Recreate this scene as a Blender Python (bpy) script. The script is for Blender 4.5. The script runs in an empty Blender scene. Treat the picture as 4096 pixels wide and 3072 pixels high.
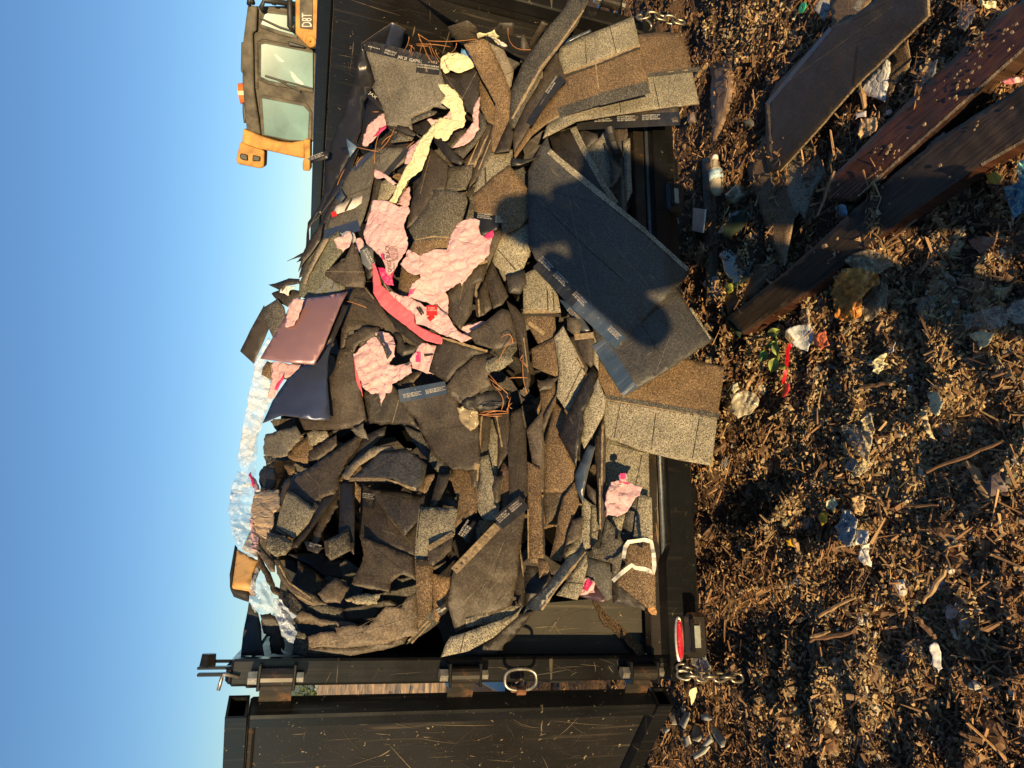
import bpy, math, random
import numpy as np
from mathutils import Vector, Matrix, Euler, noise
from mathutils.geometry import delaunay_2d_cdt
random.seed(7); rng=np.random.default_rng(7)
S=bpy.context.scene; COL=S.collection
# ------------------------------------------------------------------ camera
# world = trailer frame: x across the tailgate (0 = left rear post), y into the trailer, z up from its sill
R=np.array([[0.02031069,-0.95785224,0.28654244],[-0.28560339,0.26910037,0.91979111],[-0.95813265,-0.10051909,-0.26810023]])
C=np.array([0.19606812,-1.96710303,1.07497988]); F=2731.0; GZ=-0.62
cd=bpy.data.cameras.new('camera'); cam=bpy.data.objects.new('camera',cd); COL.objects.link(cam)
cd.sensor_fit='HORIZONTAL'; cd.sensor_width=36.0; cd.lens=36.0*F/4096; cd.clip_start=0.05; cd.clip_end=3000
M=np.eye(4); M[:3,0]=R[:,0]; M[:3,1]=-R[:,1]; M[:3,2]=-R[:,2]; M[:3,3]=C
cam.matrix_world=Matrix(M.tolist()); S.camera=cam
def ray(u,v): return R@np.array([(u-2048)/F,(v-1536)/F,1.0])
# ------------------------------------------------------------------ light
anti=ray(1960,850); anti/=np.linalg.norm(anti)          # direction in which sunlight travels
sund=-anti; el=math.asin(sund[2]); az=math.atan2(sund[0],sund[1])
W=bpy.data.worlds.new('World'); S.world=W; W.use_nodes=True
wn=W.node_tree; bg=wn.nodes['Background']; sky=wn.nodes.new('ShaderNodeTexSky'); sky.sky_type='NISHITA'
sky.sun_disc=False; sky.sun_elevation=el; sky.sun_rotation=az; sky.altitude=50; sky.air_density=1.0; sky.dust_density=0.0; sky.ozone_density=4.2
wn.links.new(sky.outputs[0],bg.inputs[0]); bg.inputs[1].default_value=0.09
sl=bpy.data.lights.new('sun','SUN'); sl.energy=5.0; sl.angle=math.radians(0.7); sl.color=(1.0,0.71,0.35)
so=bpy.data.objects.new('sun',sl); COL.objects.link(so); so.location=(-3,-6,3)
so.rotation_euler=Vector(anti.tolist()).to_track_quat('-Z','Y').to_euler()
S.view_settings.view_transform='Standard'; S.view_settings.look='None'; S.view_settings.exposure=0.68; S.view_settings.gamma=1
S.view_settings.use_curve_mapping=False
# ------------------------------------------------------------------ node helpers
def newmat(name):
    m=bpy.data.materials.new(name); m.use_nodes=True
    return m,m.node_tree,m.node_tree.nodes['Principled BSDF']
def nd(nt,t,**k):
    n=nt.nodes.new('ShaderNode'+t)
    for a,b in k.items():
        if a.startswith('i_'):
            key=a[2:].replace('_',' ')
            n.inputs[key].default_value=b
        else: setattr(n,a,b)
    return n
def ramp(nt,src,stops,interp='LINEAR'):
    r=nt.nodes.new('ShaderNodeValToRGB'); r.color_ramp.interpolation=interp
    e=r.color_ramp.elements
    while len(e)<len(stops): e.new(0.5)
    for q,(p,c) in zip(e,stops):
        q.position=p; q.color=(c,c,c,1) if isinstance(c,(int,float)) else (*c,1)
    nt.links.new(src,r.inputs[0]); return r
def mix(nt,f,a,b,mode='MIX'):
    m=nt.nodes.new('ShaderNodeMix'); m.data_type='RGBA'; m.blend_type=mode
    for s,x in ((m.inputs[0],f),(m.inputs[6],a),(m.inputs[7],b)):
        if hasattr(x,'links'): nt.links.new(x,s)
        elif isinstance(x,(int,float)): s.default_value=x
        else: s.default_value=(*x,1)
    return m.outputs[2]
def coords(nt,which='Object',scale=(1,1,1),rot=(0,0,0)):
    t=nt.nodes.new('ShaderNodeTexCoord'); mp=nt.nodes.new('ShaderNodeMapping')
    nt.links.new(t.outputs[which],mp.inputs[0]); mp.inputs['Scale'].default_value=scale; mp.inputs['Rotation'].default_value=rot
    return mp.outputs[0]
def noi(nt,vec,scale,detail=4,rough=.55,dist=0):
    n=nd(nt,'TexNoise',i_Scale=scale,i_Detail=detail,i_Roughness=rough,i_Distortion=dist); nt.links.new(vec,n.inputs['Vector']); return n.outputs[0]
def bump(nt,b,h,strength,dist):
    n=nt.nodes.new('ShaderNodeBump'); n.inputs['Strength'].default_value=strength; n.inputs['Distance'].default_value=dist
    nt.links.new(h,n.inputs['Height']); nt.links.new(n.outputs[0],b.inputs['Normal'])
def rnd(nt,scale=0.2):
    o=nt.nodes.new('ShaderNodeObjectInfo'); return o.outputs['Random']
def hsv(nt,col,lo,hi):
    h=nt.nodes.new('ShaderNodeHueSaturation'); mr=nt.nodes.new('ShaderNodeMapRange'); mr.inputs[3].default_value=lo; mr.inputs[4].default_value=hi
    nt.links.new(rnd(nt),mr.inputs[0]); nt.links.new(mr.outputs[0],h.inputs['Value']); nt.links.new(col,h.inputs['Color']); return h.outputs[0]
def granule(name,stops,spread=(.8,1.15)):
    m,nt,b=newmat(name); v=coords(nt)
    vo=nd(nt,'TexVoronoi',i_Scale=560.); nt.links.new(v,vo.inputs['Vector'])
    sp=nt.nodes.new('ShaderNodeSeparateColor'); nt.links.new(vo.outputs['Color'],sp.inputs[0])
    n0=noi(nt,v,9,5); n1=noi(nt,v,210,3)
    ma=nt.nodes.new('ShaderNodeMath'); ma.operation='MULTIPLY_ADD'; nt.links.new(n1,ma.inputs[0]); ma.inputs[1].default_value=.62; m9=nt.nodes.new('ShaderNodeMath'); m9.operation='MULTIPLY_ADD'; m9.inputs[1].default_value=.72; m9.inputs[2].default_value=.12; nt.links.new(sp.outputs[0],m9.inputs[0]); nt.links.new(m9.outputs[0],ma.inputs[2])
    mb=nt.nodes.new('ShaderNodeMath'); mb.operation='ADD'; nt.links.new(ma.outputs[0],mb.inputs[0]); mb.inputs[1].default_value=-.30
    c=ramp(nt,mb.outputs[0],stops).outputs[0]
    st=ramp(nt,n0,[(.32,.62),(.6,1.0)]).outputs[0]
    c=mix(nt,.85,c,st,'MULTIPLY'); c=hsv(nt,c,*spread); nt.links.new(c,b.inputs['Base Color'])
    b.inputs['Roughness'].default_value=.72; b.inputs['Specular IOR Level'].default_value=.5
    bump(nt,b,mb.outputs[0],.55,.0025); return m
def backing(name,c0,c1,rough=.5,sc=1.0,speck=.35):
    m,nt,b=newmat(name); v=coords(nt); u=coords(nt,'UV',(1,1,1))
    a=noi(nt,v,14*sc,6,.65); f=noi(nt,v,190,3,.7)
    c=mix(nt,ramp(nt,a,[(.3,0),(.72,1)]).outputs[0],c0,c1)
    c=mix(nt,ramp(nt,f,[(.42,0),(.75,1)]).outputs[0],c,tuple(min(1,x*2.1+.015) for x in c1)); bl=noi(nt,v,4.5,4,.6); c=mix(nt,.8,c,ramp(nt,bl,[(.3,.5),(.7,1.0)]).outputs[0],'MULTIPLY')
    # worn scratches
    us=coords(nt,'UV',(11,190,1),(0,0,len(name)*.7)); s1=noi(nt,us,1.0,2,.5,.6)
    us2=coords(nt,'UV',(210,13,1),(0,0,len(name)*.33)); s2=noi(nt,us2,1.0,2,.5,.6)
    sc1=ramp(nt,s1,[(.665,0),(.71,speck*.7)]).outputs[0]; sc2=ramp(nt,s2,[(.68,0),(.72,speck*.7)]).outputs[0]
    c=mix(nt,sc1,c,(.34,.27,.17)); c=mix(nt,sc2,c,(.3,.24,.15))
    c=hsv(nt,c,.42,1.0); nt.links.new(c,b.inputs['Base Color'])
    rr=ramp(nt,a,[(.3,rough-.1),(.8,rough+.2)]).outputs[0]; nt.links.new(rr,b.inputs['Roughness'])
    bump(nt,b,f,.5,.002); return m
def paper(name,c,c2,crink=1.0,rough=.6):
    m,nt,b=newmat(name); v=coords(nt)
    vo=nd(nt,'TexVoronoi',i_Scale=20.); vo.feature='DISTANCE_TO_EDGE'
    nz=nd(nt,'TexNoise',i_Scale=9.,i_Detail=3.); nt.links.new(v,nz.inputs['Vector'])
    vm=nt.nodes.new('ShaderNodeVectorMath'); vm.operation='MULTIPLY_ADD'; nt.links.new(nz.outputs['Color'],vm.inputs[0]); vm.inputs[1].default_value=(.12,.12,.12); nt.links.new(v,vm.inputs[2])
    nt.links.new(vm.outputs[0],vo.inputs['Vector'])
    rid=ramp(nt,vo.outputs['Distance'],[(0,0),(.12,1)]).outputs[0]
    n2=noi(nt,v,60,4,.6,.8)
    h=mix(nt,.68,rid,n2); a=noi(nt,v,16,5,.7)
    cc=mix(nt,ramp(nt,a,[(.35,0),(.7,1)]).outputs[0],c,c2)
    dirt=noi(nt,v,160,3,.7); cc=mix(nt,ramp(nt,dirt,[(.69,0),(.75,.55)]).outputs[0],cc,(.2,.13,.08))
    nt.links.new(cc,b.inputs['Base Color']); b.inputs['Roughness'].default_value=rough
    bump(nt,b,h,.85*crink,.008); return m
def sheet(name,c,rough,dust=.25):
    m,nt,b=newmat(name); v=coords(nt)
    a=noi(nt,v,5,6,.6); d=noi(nt,v,70,4,.7)
    k=mix(nt,ramp(nt,a,[(.4,0),(.75,dust)]).outputs[0],c,(.17,.14,.1))
    k=mix(nt,ramp(nt,d,[(.66,0),(.72,dust)]).outputs[0],k,(.4,.34,.25)); nt.links.new(k,b.inputs['Base Color'])
    rr=ramp(nt,a,[(.3,rough),(.8,rough+.22)]).outputs[0]; nt.links.new(rr,b.inputs['Roughness'])
    bump(nt,b,a,.12,.02); return m
def paint(name,c,rough=.32,scr=.5,vert=True,rust=0.0):
    # black trailer paint with scratches and dust
    m,nt,b=newmat(name); v=coords(nt)
    a=noi(nt,v,3.5,6,.65); k=mix(nt,ramp(nt,a,[(.38,0),(.75,.5)]).outputs[0],c,tuple(x*1.8+.004 for x in c))
    s1=noi(nt,coords(nt,'Object',(45,45,2.2) if vert else (2.2,45,45),(.06,.03,0)),1.0,3,.6,.4)
    s2=noi(nt,coords(nt,'Object',(3,60,60),(0,.9,.3)),1.0,2,.5,.7)
    s3=noi(nt,coords(nt,'Object',(60,4,50),(.3,-.6,.2)),1.0,2,.5,.9)
    k=mix(nt,ramp(nt,s1,[(.60,0),(.80,.16*scr)]).outputs[0],k,(.36,.29,.19))
    k=mix(nt,ramp(nt,s2,[(.715,0),(.74,.6*scr)]).outputs[0],k,(.42,.34,.22))
    k=mix(nt,ramp(nt,s3,[(.715,0),(.74,.6*scr)]).outputs[0],k,(.36,.27,.16))
    d=noi(nt,v,240,2,.6); k=mix(nt,ramp(nt,d,[(.71,0),(.75,.5*scr)]).outputs[0],k,(.4,.33,.22))
    if rust>0:
        r=noi(nt,v,22,5,.7); k=mix(nt,ramp(nt,r,[(.6-.1*rust,0),(.7,rust)]).outputs[0],k,(.23,.09,.03))
    nt.links.new(k,b.inputs['Base Color'])
    nt.links.new(ramp(nt,a,[(.3,rough-.05),(.8,rough+.14)]).outputs[0],b.inputs['Roughness']); bump(nt,b,s1,.05,.01); return m
def flat(name,c,rough=.5,metal=0,nscale=20,var=.35,bmp=.1,spec=.5):
    m,nt,b=newmat(name); v=coords(nt); a=noi(nt,v,nscale,5,.65)
    k=mix(nt,ramp(nt,a,[(.3,0),(.7,1)]).outputs[0],tuple(x*(1-var) for x in c),tuple(min(1,x*(1+var*.5)) for x in c))
    nt.links.new(k,b.inputs['Base Color']); b.inputs['Roughness'].default_value=rough; b.inputs['Metallic'].default_value=metal
    b.inputs['Specular IOR Level'].default_value=spec
    bump(nt,b,a,bmp,.01); return m
def film(name,tint,op=.45):
    m,nt,b=newmat(name); v=coords(nt); a=noi(nt,v,9,4,.55,.8); c=noi(nt,v,30,3,.5,1.5)
    b.inputs['Base Color'].default_value=(*tint,1); b.inputs['Roughness'].default_value=.18; b.inputs['Specular IOR Level'].default_value=.8
    tr=nt.nodes.new('ShaderNodeBsdfTransparent'); mx=nt.nodes.new('ShaderNodeMixShader')
    nt.links.new(ramp(nt,a,[(.35,max(.05,op-.35)),(.72,min(1,op+.3))]).outputs[0],mx.inputs[0]); nt.links.new(tr.outputs[0],mx.inputs[1]); nt.links.new(b.outputs[0],mx.inputs[2])
    nt.links.new(mx.outputs[0],nt.nodes['Material Output'].inputs[0]); bump(nt,b,mix(nt,.45,a,c),.9,.02); return m
def woodm(name,c0,c1,rough=.6,sc=(3,60,60)):
    m,nt,b=newmat(name); v=coords(nt,'UV',(sc[0],sc[1],1)); a=noi(nt,v,1.0,6,.6,.6); g=noi(nt,coords(nt),30,5,.7)
    k=mix(nt,ramp(nt,a,[(.35,0),(.65,1)]).outputs[0],c0,c1); k=mix(nt,ramp(nt,g,[(.55,0),(.72,.8)]).outputs[0],k,(.05,.03,.02))
    nt.links.new(k,b.inputs['Base Color']); b.inputs['Roughness'].default_value=rough; bump(nt,b,a,.5,.006); return m
def attrmat(name,rough=.7):
    m,nt,b=newmat(name); a=nt.nodes.new('ShaderNodeVertexColor'); a.layer_name='Col'
    n=noi(nt,coords(nt),150,3,.6); k=mix(nt,.6,a.outputs[0],ramp(nt,n,[(.3,.5),(.7,1.0)]).outputs[0],'MULTIPLY'); nt.links.new(k,b.inputs['Base Color'])
    b.inputs['Roughness'].default_value=rough; bump(nt,b,n,.4,.003); return m
MT={}
MT['GT']=granule('pale granules',[(.12,(.035,.028,.02)),(.30,(.12,.10,.07)),(.5,(.27,.24,.17)),(.85,(.46,.42,.31))])
MT['GB']=granule('brown granules',[(.1,(.03,.018,.01)),(.4,(.11,.068,.036)),(.62,(.20,.125,.062)),(.93,(.42,.30,.17))])
MT['GK']=granule('dark granules',[(.15,(.012,.012,.012)),(.45,(.05,.046,.04)),(.75,(.12,.11,.09)),(.97,(.34,.31,.25))])
MT['BK']=backing('shingle back',(.040,.030,.021),(.082,.062,.042),.55)
MT['BD']=backing('dark shingle back',(.018,.015,.013),(.042,.034,.027),.5)  # dark backs; on sheets sunk in hollows the tone stands in for shade
MT['BG']=backing('grey dusty shingle back',(.075,.068,.055),(.15,.135,.108),.6,speck=.15)
MT['BL']=backing('light worn shingle back',(.12,.095,.065),(.2,.165,.12),.6)
MT['FL']=sheet('tar film strip',(.012,.013,.016),.28,.15)
MT['FB']=sheet('blue tar film strip',(.03,.05,.085),.22,.35)
MT['MS']=sheet('dark coated metal',(.014,.014,.017),.2,.03)
MT['MSb']=sheet('sky tinted coated metal',(.05,.065,.12),.22,.02)  # blue of the reflected sky is mixed into the base colour
MT['MP']=sheet('bronze metal with painted sheen',(.34,.19,.20),.25,.02)  # bronze lifted towards purple, so the base colour carries the bright reflection
MT['PK']=paper('pink wrapper',(.54,.32,.335),(.64,.42,.425))
MT['HP']=paper('magenta print',(.62,.03,.14),(.75,.06,.2),.7,.45)
MT['RD']=paper('rose red wrapper',(.62,.10,.13),(.70,.16,.19),.35,.4)
MT['YL']=paper('pale yellow wrapper',(.62,.57,.33),(.72,.68,.45),1)
MT['TP']=paper('tan paper',(.46,.32,.19),(.58,.43,.28),.6)
MT['WH']=paper('white paper',(.58,.56,.51),(.68,.67,.63),.9)
MT['OR']=paper('orange plastic',(.55,.20,.03),(.72,.34,.08),1.2,.3)
MT['OC']=paper('coral plastic',(.75,.16,.05),(.8,.25,.12),1,.5)
MT['RR']=flat('red ribbon',(.6,.01,.02),.4)
MT['CF']=film('clear film',(.74,.77,.79),.26)
MT['BF']=film('bluish film',(.5,.6,.78),.42)
MT['DF']=film('dirty film',(.45,.36,.22),.55)
MT['TL']=film('teal film',(.1,.42,.45),.85)
MT['WT']=flat('white lettering',(.62,.6,.55),.6)
MT['BT']=flat('black lettering',(.02,.015,.015),.6)
MT['RT']=flat('red print',(.6,.02,.02),.6)
MT['LN']=flat('dark seam',(.03,.024,.017),.8)
MT['TE']=flat('tan edge and painted sunlit rim',(.30,.22,.13),.85,nscale=120,var=.6,bmp=.6)  # real tan shingle edges, and sunlit edge highlights painted in the same colour
MT['ST']=flat('pale sticker',(.62,.54,.48),.5)
MT['SB']=sheet('navy band',(.02,.035,.08),.4,.2)
MT['PT']=paint('black paint',(.005,.0055,.006),.26,.5)
MT['PL']=paint('black painted tube',(.007,.007,.007),.24,.3)
MT['PR']=paint('rusty black paint',(.016,.013,.01),.36,.7,rust=.35)
MT['PD']=paint('dusty black plate',(.010,.009,.008),.36,1.0)
MT['GS']=flat('bare galvanised steel',(.45,.42,.36),.35,.8,60,.5)
MT['GSd']=flat('dull painted rod',(.07,.08,.09),.4,.2,60,.5)
MT['CH']=flat('worn chain steel',(.38,.33,.24),.38,.85,50,.5)
MT['RS']=flat('rust',(.22,.09,.035),.8,0,40,.5)
MT['TLR']=flat('red lens',(.62,.012,.03),.15,0,200,.4,.6)
MT['GLL']=flat('clear lamp lens',(.28,.3,.26),.12,0,60,.3)
MT['RB']=flat('black rubber',(.02,.02,.02),.55)
MT['CY']=flat('dozer yellow',(.50,.25,.055),.7,0,5,.55,.3)
MT['CD']=flat('dusty dark cab paint',(.10,.088,.066),.75,0,5,.8,.3)
MT['GLS']=flat('cab glass',(.13,.24,.24),.14,0,.9,.55,.02)
MT['AMB']=flat('amber beacon',(.7,.16,.03),.25,0,30,.2)
MT['PN']=flat('dry pine needle',(.40,.17,.06),.6)
MT['WD']=woodm('weathered wood',(.12,.075,.045),(.27,.18,.11))
MT['WP']=woodm('fresh pine wood',(.62,.36,.13),(.72,.46,.2),.5)
MT['WR']=woodm('wet red brown beam',(.030,.011,.007),(.085,.034,.020),.38,sc=(9,150))
MT['WB']=woodm('dark weathered beam',(.020,.014,.010),(.062,.044,.030),.55,sc=(9,150))
MT['DG']=sheet('dark green glass',(.02,.04,.03),.08,.4)
MT['GN']=flat('green leaf',(.22,.34,.07),.45)
MT['YE']=flat('yellow plastic',(.75,.42,.02),.4)
MT['CHIP']=attrmat('wood mulch')
MT['COR']=flat('core in painted shade',(.004,.0035,.003),1.0,spec=0.05)  # near black paints the shade between the pieces of the heap
MT['PP_']=paint('dusty corner plate',(.030,.027,.020),.5,1.3)
MT['SOIL']=flat('dark soil',(.10,.058,.030),.9,0,45,.6,.9)
MT['FG']=flat('dry far ground',(.62,.42,.22),.95,0,3,.6,.5)
MT['SCR']=flat('pale scratch dust',(.17,.135,.085),.8)
MT['SCD']=flat('dull scratch',(.045,.037,.027),.7)
MT['LF']=flat('far foliage',(.07,.10,.03),.8,0,1.5,.5)
MT['SK']=flat('skin',(.42,.25,.18),.5); MT['CL']=flat('jacket cloth',(.05,.06,.08),.9); MT['JE']=flat('jeans',(.05,.07,.12),.9); MT['HR']=flat('hair',(.03,.02,.012),.7)
MT['WBe']=woodm('beam side',(.03,.015,.01),(.09,.05,.03),.4)
MT['DBt']=film('dirty bottle plastic',(.55,.47,.33),.75)
MT['LBL']=flat('bottle label',(.42,.58,.66),.4,0,90,.7)
MT['GKc']=flat('dirty can metal',(.32,.28,.2),.4,.4,60,.8)
MT['GTub']=flat('grey cracked plastic',(.16,.17,.16),.35,0,40,.6)
MT['WCp']=paper('paper cup',(.50,.52,.50),(.62,.62,.58),.5)
MT['BLk']=flat('blue print',(.1,.13,.3),.6)
MT['RRp']=paper('red plastic',(.62,.02,.03),(.72,.05,.06),.4,.35)
MT['GN2']=flat('yellow green leaf',(.36,.42,.10),.45,0,30,.5)
MT['DFp']=film('milky film',(.62,.55,.40),.75)
MT['YG']=paper('lime scrap',(.4,.45,.05),(.5,.5,.1))
MT['GFm']=film('pale green film',(.32,.36,.28),.8)
MT['CFd']=film('dirty clear film',(.50,.48,.42),.4)
MT['CFg']=film('grey clear film',(.55,.52,.45),.55)
MT['YLd']=paper('dirty cream film',(.50,.40,.22),(.6,.5,.32),1)
MT['GKp']=paper('grey film',(.22,.21,.20),(.32,.31,.30),1,.4)
MT['RAG']=paper('wet rag',(.30,.31,.32),(.52,.50,.46),1.2)
MT['WHs']=paper('white rag',(.66,.62,.52),(.75,.72,.62),1)
MT['TPl']=paper('tan ruffled paper',(.52,.34,.16),(.62,.44,.24),1.3)
MT['WBk']=flat('white foam',(.66,.64,.60),.7,0,60,.3)
MT['BLs']=paper('blue plastic',(.08,.30,.5),(.15,.4,.6),1,.4)
MT['BLt']=film('blue bag film',(.10,.28,.38),.85)
MT['PKr']=paper('red white wrapper',(.6,.06,.08),(.7,.55,.5),1,.4)
MT['YEd']=paper('mustard film',(.5,.38,.04),(.6,.5,.1),1,.5)
MT['RSt']=paper('rusty card',(.30,.12,.07),(.4,.3,.2),1)
MT['GNp']=flat('green plastic',(.03,.35,.16),.4)
MT['TI']=flat('pale tile',(.40,.39,.33),.55,0,30,.3)
MT['TI2']=flat('grey tile',(.34,.35,.33),.55,0,30,.4)
MT['TI3']=flat('dusty tile',(.18,.165,.15),.7,0,40,.5)
MT['WDl']=woodm('light splinter',(.30,.18,.08),(.45,.30,.15)); MT['WD2']=woodm('brown splinter',(.14,.075,.035),(.28,.16,.08))
MT['WLp']=flat('pale lump',(.60,.56,.48),.8,0,70,.35,.4); MT['GSt']=flat('grey purple stone',(.17,.13,.12),.7,0,50,.4); MT['GSt2']=flat('dark stone',(.12,.11,.085),.7,0,50,.4)
MT['MB_']=sheet('metal in sky reflection blue',(.10,.16,.24),.3,.05)  # sky reflection put into the colour of a small metal face
MT['MSg']=sheet('dark grey panel',(.035,.038,.038),.5,.1)
MT['BDm']=sheet('dark brown panel',(.035,.028,.022),.5,.1)
MT['MP2']=sheet('deep purple metal',(.045,.02,.03),.3,.02)
MT['FLc']=sheet('black pleated plastic',(.015,.014,.013),.4,.1)
MT['FLt']=sheet('black torn tar scrap',(.014,.013,.012),.35,.3)
MT['FBL']=sheet('grey tar film',(.12,.13,.14),.35,.3)
MT['BLU']=paper('blue label',(.05,.2,.42),(.3,.5,.65),.6,.3)
MT['GT_']=granule('grey green granules',[(.15,(.035,.035,.025)),(.4,(.10,.10,.075)),(.62,(.20,.20,.145)),(.95,(.44,.42,.30))])
MT['GT2']=granule('speckled granules',[(.2,(.03,.025,.018)),(.5,(.10,.085,.06)),(.8,(.40,.36,.26)),(.95,(.55,.5,.38))])
MT['GK2']=granule('dark speckled granules',[(.2,(.02,.018,.015)),(.5,(.085,.072,.05)),(.75,(.17,.15,.11)),(.97,(.42,.37,.28))])
MT['GK3']=granule('dark brown granules',[(.2,(.02,.015,.01)),(.5,(.07,.05,.032)),(.8,(.15,.11,.07)),(.97,(.34,.26,.17))])
MT['GKn']=granule('navy granules',[(.2,(.010,.012,.018)),(.6,(.03,.038,.05)),(.95,(.09,.11,.13))])
MT['GKn'].node_tree.nodes['Principled BSDF'].inputs['Roughness'].default_value=.35
MT['GBo']=granule('orange brown granules',[(.1,(.06,.03,.015)),(.4,(.18,.10,.045)),(.62,(.33,.20,.09)),(.93,(.55,.38,.2))])
MT['BB']=backing('black shingle back',(.030,.029,.028),(.062,.058,.052),.5,speck=.5)
MT['BBg']=backing('glossy black shingle back',(.026,.026,.028),(.055,.052,.048),.3,speck=.5)
MT['BDg']=backing('glossy dark shingle back',(.018,.015,.013),(.045,.038,.03),.35,speck=.5)
MT['BL2']=backing('dusty brown shingle back',(.085,.062,.042),(.14,.105,.072),.6,speck=.1)
MT['BK2']=backing('smooth brown shingle back',(.036,.027,.019),(.06,.045,.03),.65,speck=.1)
MT['BKr']=backing('reddish shingle back',(.08,.04,.022),(.14,.08,.045),.6)
MT['BG2']=backing('grey felt',(.055,.052,.044),(.10,.095,.08),.7,speck=.1)
MT['OR2']=paper('dry leaf brown',(.36,.18,.07),(.5,.28,.12),1,.6)
MT['RBs']=flat('black rubber cover',(.022,.02,.018),.7)
MT['WPs']=woodm('sawn pine',(.50,.27,.09),(.62,.38,.16),.55)
MT['WT2']=flat('white strap',(.72,.68,.58),.5)
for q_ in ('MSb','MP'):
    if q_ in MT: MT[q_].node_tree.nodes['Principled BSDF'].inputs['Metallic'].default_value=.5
# ------------------------------------------------------------------ object helpers
WL={}
def tag(o,label=None,cat=None,group=None,kind=None):
    if label:o['label']=label
    if cat:o['category']=cat
    if group:o['group']=group
    if kind:o['kind']=kind
    return o
def empty(name,loc,label=None,cat=None,group=None):
    o=bpy.data.objects.new(name,None); COL.objects.link(o); o.location=loc; WL[o]=Vector(loc); o.empty_display_size=.1
    return tag(o,label,cat,group)
def link(name,me,origin,parent=None):
    o=bpy.data.objects.new(name,me); COL.objects.link(o); WL[o]=Vector(origin)
    if parent: o.parent=parent; o.location=Vector(origin)-WL[parent]
    else: o.location=origin
    return o
def mesh(name,vs,fs,mats,parent=None,mi=None,smooth=False,uv=None,origin=None,cols=None):
    vs=np.asarray(vs,float); org=vs.mean(0) if origin is None else np.array(origin,float)
    me=bpy.data.meshes.new(name); me.from_pydata((vs-org).tolist(),[],fs)
    for m in (mats if isinstance(mats,(list,tuple)) else [mats]): me.materials.append(MT[m])
    if mi is not None: me.polygons.foreach_set('material_index',mi)
    if smooth: me.polygons.foreach_set('use_smooth',[True]*len(me.polygons))
    if uv is not None:
        ul=me.uv_layers.new(name='UVMap'); li=np.empty(len(me.loops),int); me.loops.foreach_get('vertex_index',li)
        ul.data.foreach_set('uv',np.asarray(uv,float)[li].ravel())
    if cols is not None:
        ca=me.color_attributes.new('Col','FLOAT_COLOR','POINT'); ca.data.foreach_set('color',np.asarray(cols,np.float32).ravel())
    me.update(); return link(name,me,org.tolist(),parent)
class MB:
    def __init__(s): s.v=[];s.f=[]
    def add(s,v,f):
        k=len(s.v); s.v+= [tuple(map(float,p)) for p in v]; s.f+=[tuple(i+k for i in q) for q in f]; return s
    def box(s,a,b,bev=0.004):
        a=np.array(a,float);b=np.array(b,float); lo=np.minimum(a,b);hi=np.maximum(a,b)
        e=min(bev,.3*float((hi-lo).min()))
        if e<=0: return s.hexa([lo,(hi[0],lo[1],lo[2]),(hi[0],hi[1],lo[2]),(lo[0],hi[1],lo[2]),(lo[0],lo[1],hi[2]),(hi[0],lo[1],hi[2]),hi,(lo[0],hi[1],hi[2])])
        # bevelled box: 24 verts
        vs=[];idx={}
        for sx in(0,1):
            for sy in(0,1):
                for sz in(0,1):
                    c=[(lo,hi)[q][i] for i,q in enumerate((sx,sy,sz))]; ins=[c[i]+(e if q==0 else -e) for i,q in enumerate((sx,sy,sz))]
                    for ax in range(3):
                        p=list(ins); p[ax]=c[ax]; idx[(sx,sy,sz,ax)]=len(vs); vs.append(p)
        fs=[]
        for ax in range(3):
            o=[i for i in range(3) if i!=ax]
            for q in(0,1):
                qd=[]
                for (a1,b1) in((0,0),(1,0),(1,1),(0,1)):
                    k=[0,0,0];k[ax]=q;k[o[0]]=a1;k[o[1]]=b1; qd.append(idx[(*k,ax)])
                fs.append(qd if (q==1)==(ax!=1) else qd[::-1])
        for ax in range(3):
            o=[i for i in range(3) if i!=ax]
            for a1 in(0,1):
                for b1 in(0,1):
                    k0=[0,0,0];k0[o[0]]=a1;k0[o[1]]=b1;k1=list(k0);k1[ax]=1
                    fs.append([idx[(*k0,o[0])],idx[(*k0,o[1])],idx[(*k1,o[1])],idx[(*k1,o[0])]])
        for sx in(0,1):
            for sy in(0,1):
                for sz in(0,1): fs.append([idx[(sx,sy,sz,a1)] for a1 in range(3)])
        return s.add(vs,fs)
    def hexa(s,p): return s.add(p,[(0,3,2,1),(4,5,6,7),(0,1,5,4),(1,2,6,5),(2,3,7,6),(3,0,4,7)])
    def tube(s,pts,r,n=8,cap=True,closed=False):
        pts=[Vector(p) for p in pts]; rs=r if isinstance(r,(list,tuple)) else [r]*len(pts); k=len(pts); base=len(s.v); up=None
        for i,p in enumerate(pts):
            a=pts[(i-1)%k] if (closed or i>0) else p; b=pts[(i+1)%k] if (closed or i<k-1) else p
            t=(b-a).normalized()
            if up is None: up=Vector((0,0,1)) if abs(t.z)<.9 else Vector((1,0,0))
            x=t.cross(up).normalized(); y=x.cross(t).normalized(); up=y
            for j in range(n):
                an=2*math.pi*j/n; s.v.append(tuple(p+x*math.cos(an)*rs[i]+y*math.sin(an)*rs[i]))
        m=k if closed else k-1
        for i in range(m):
            for j in range(n):
                a0=base+i*n+j;a1=base+i*n+(j+1)%n;b0=base+((i+1)%k)*n+j;b1=base+((i+1)%k)*n+(j+1)%n
                s.f.append((a0,a1,b1,b0))
        if cap and not closed:
            s.f.append(tuple(base+j for j in range(n))[::-1]); s.f.append(tuple(base+(k-1)*n+j for j in range(n)))
        return s
    def build(s,name,m,parent=None,smooth=False,origin=None): return mesh(name,s.v,s.f,m,parent,smooth=smooth,origin=origin)
def fixn(o):
    import bmesh
    bm=bmesh.new(); bm.from_mesh(o.data); bmesh.ops.recalc_face_normals(bm,faces=bm.faces); bm.to_mesh(o.data); bm.free(); return o
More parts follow.
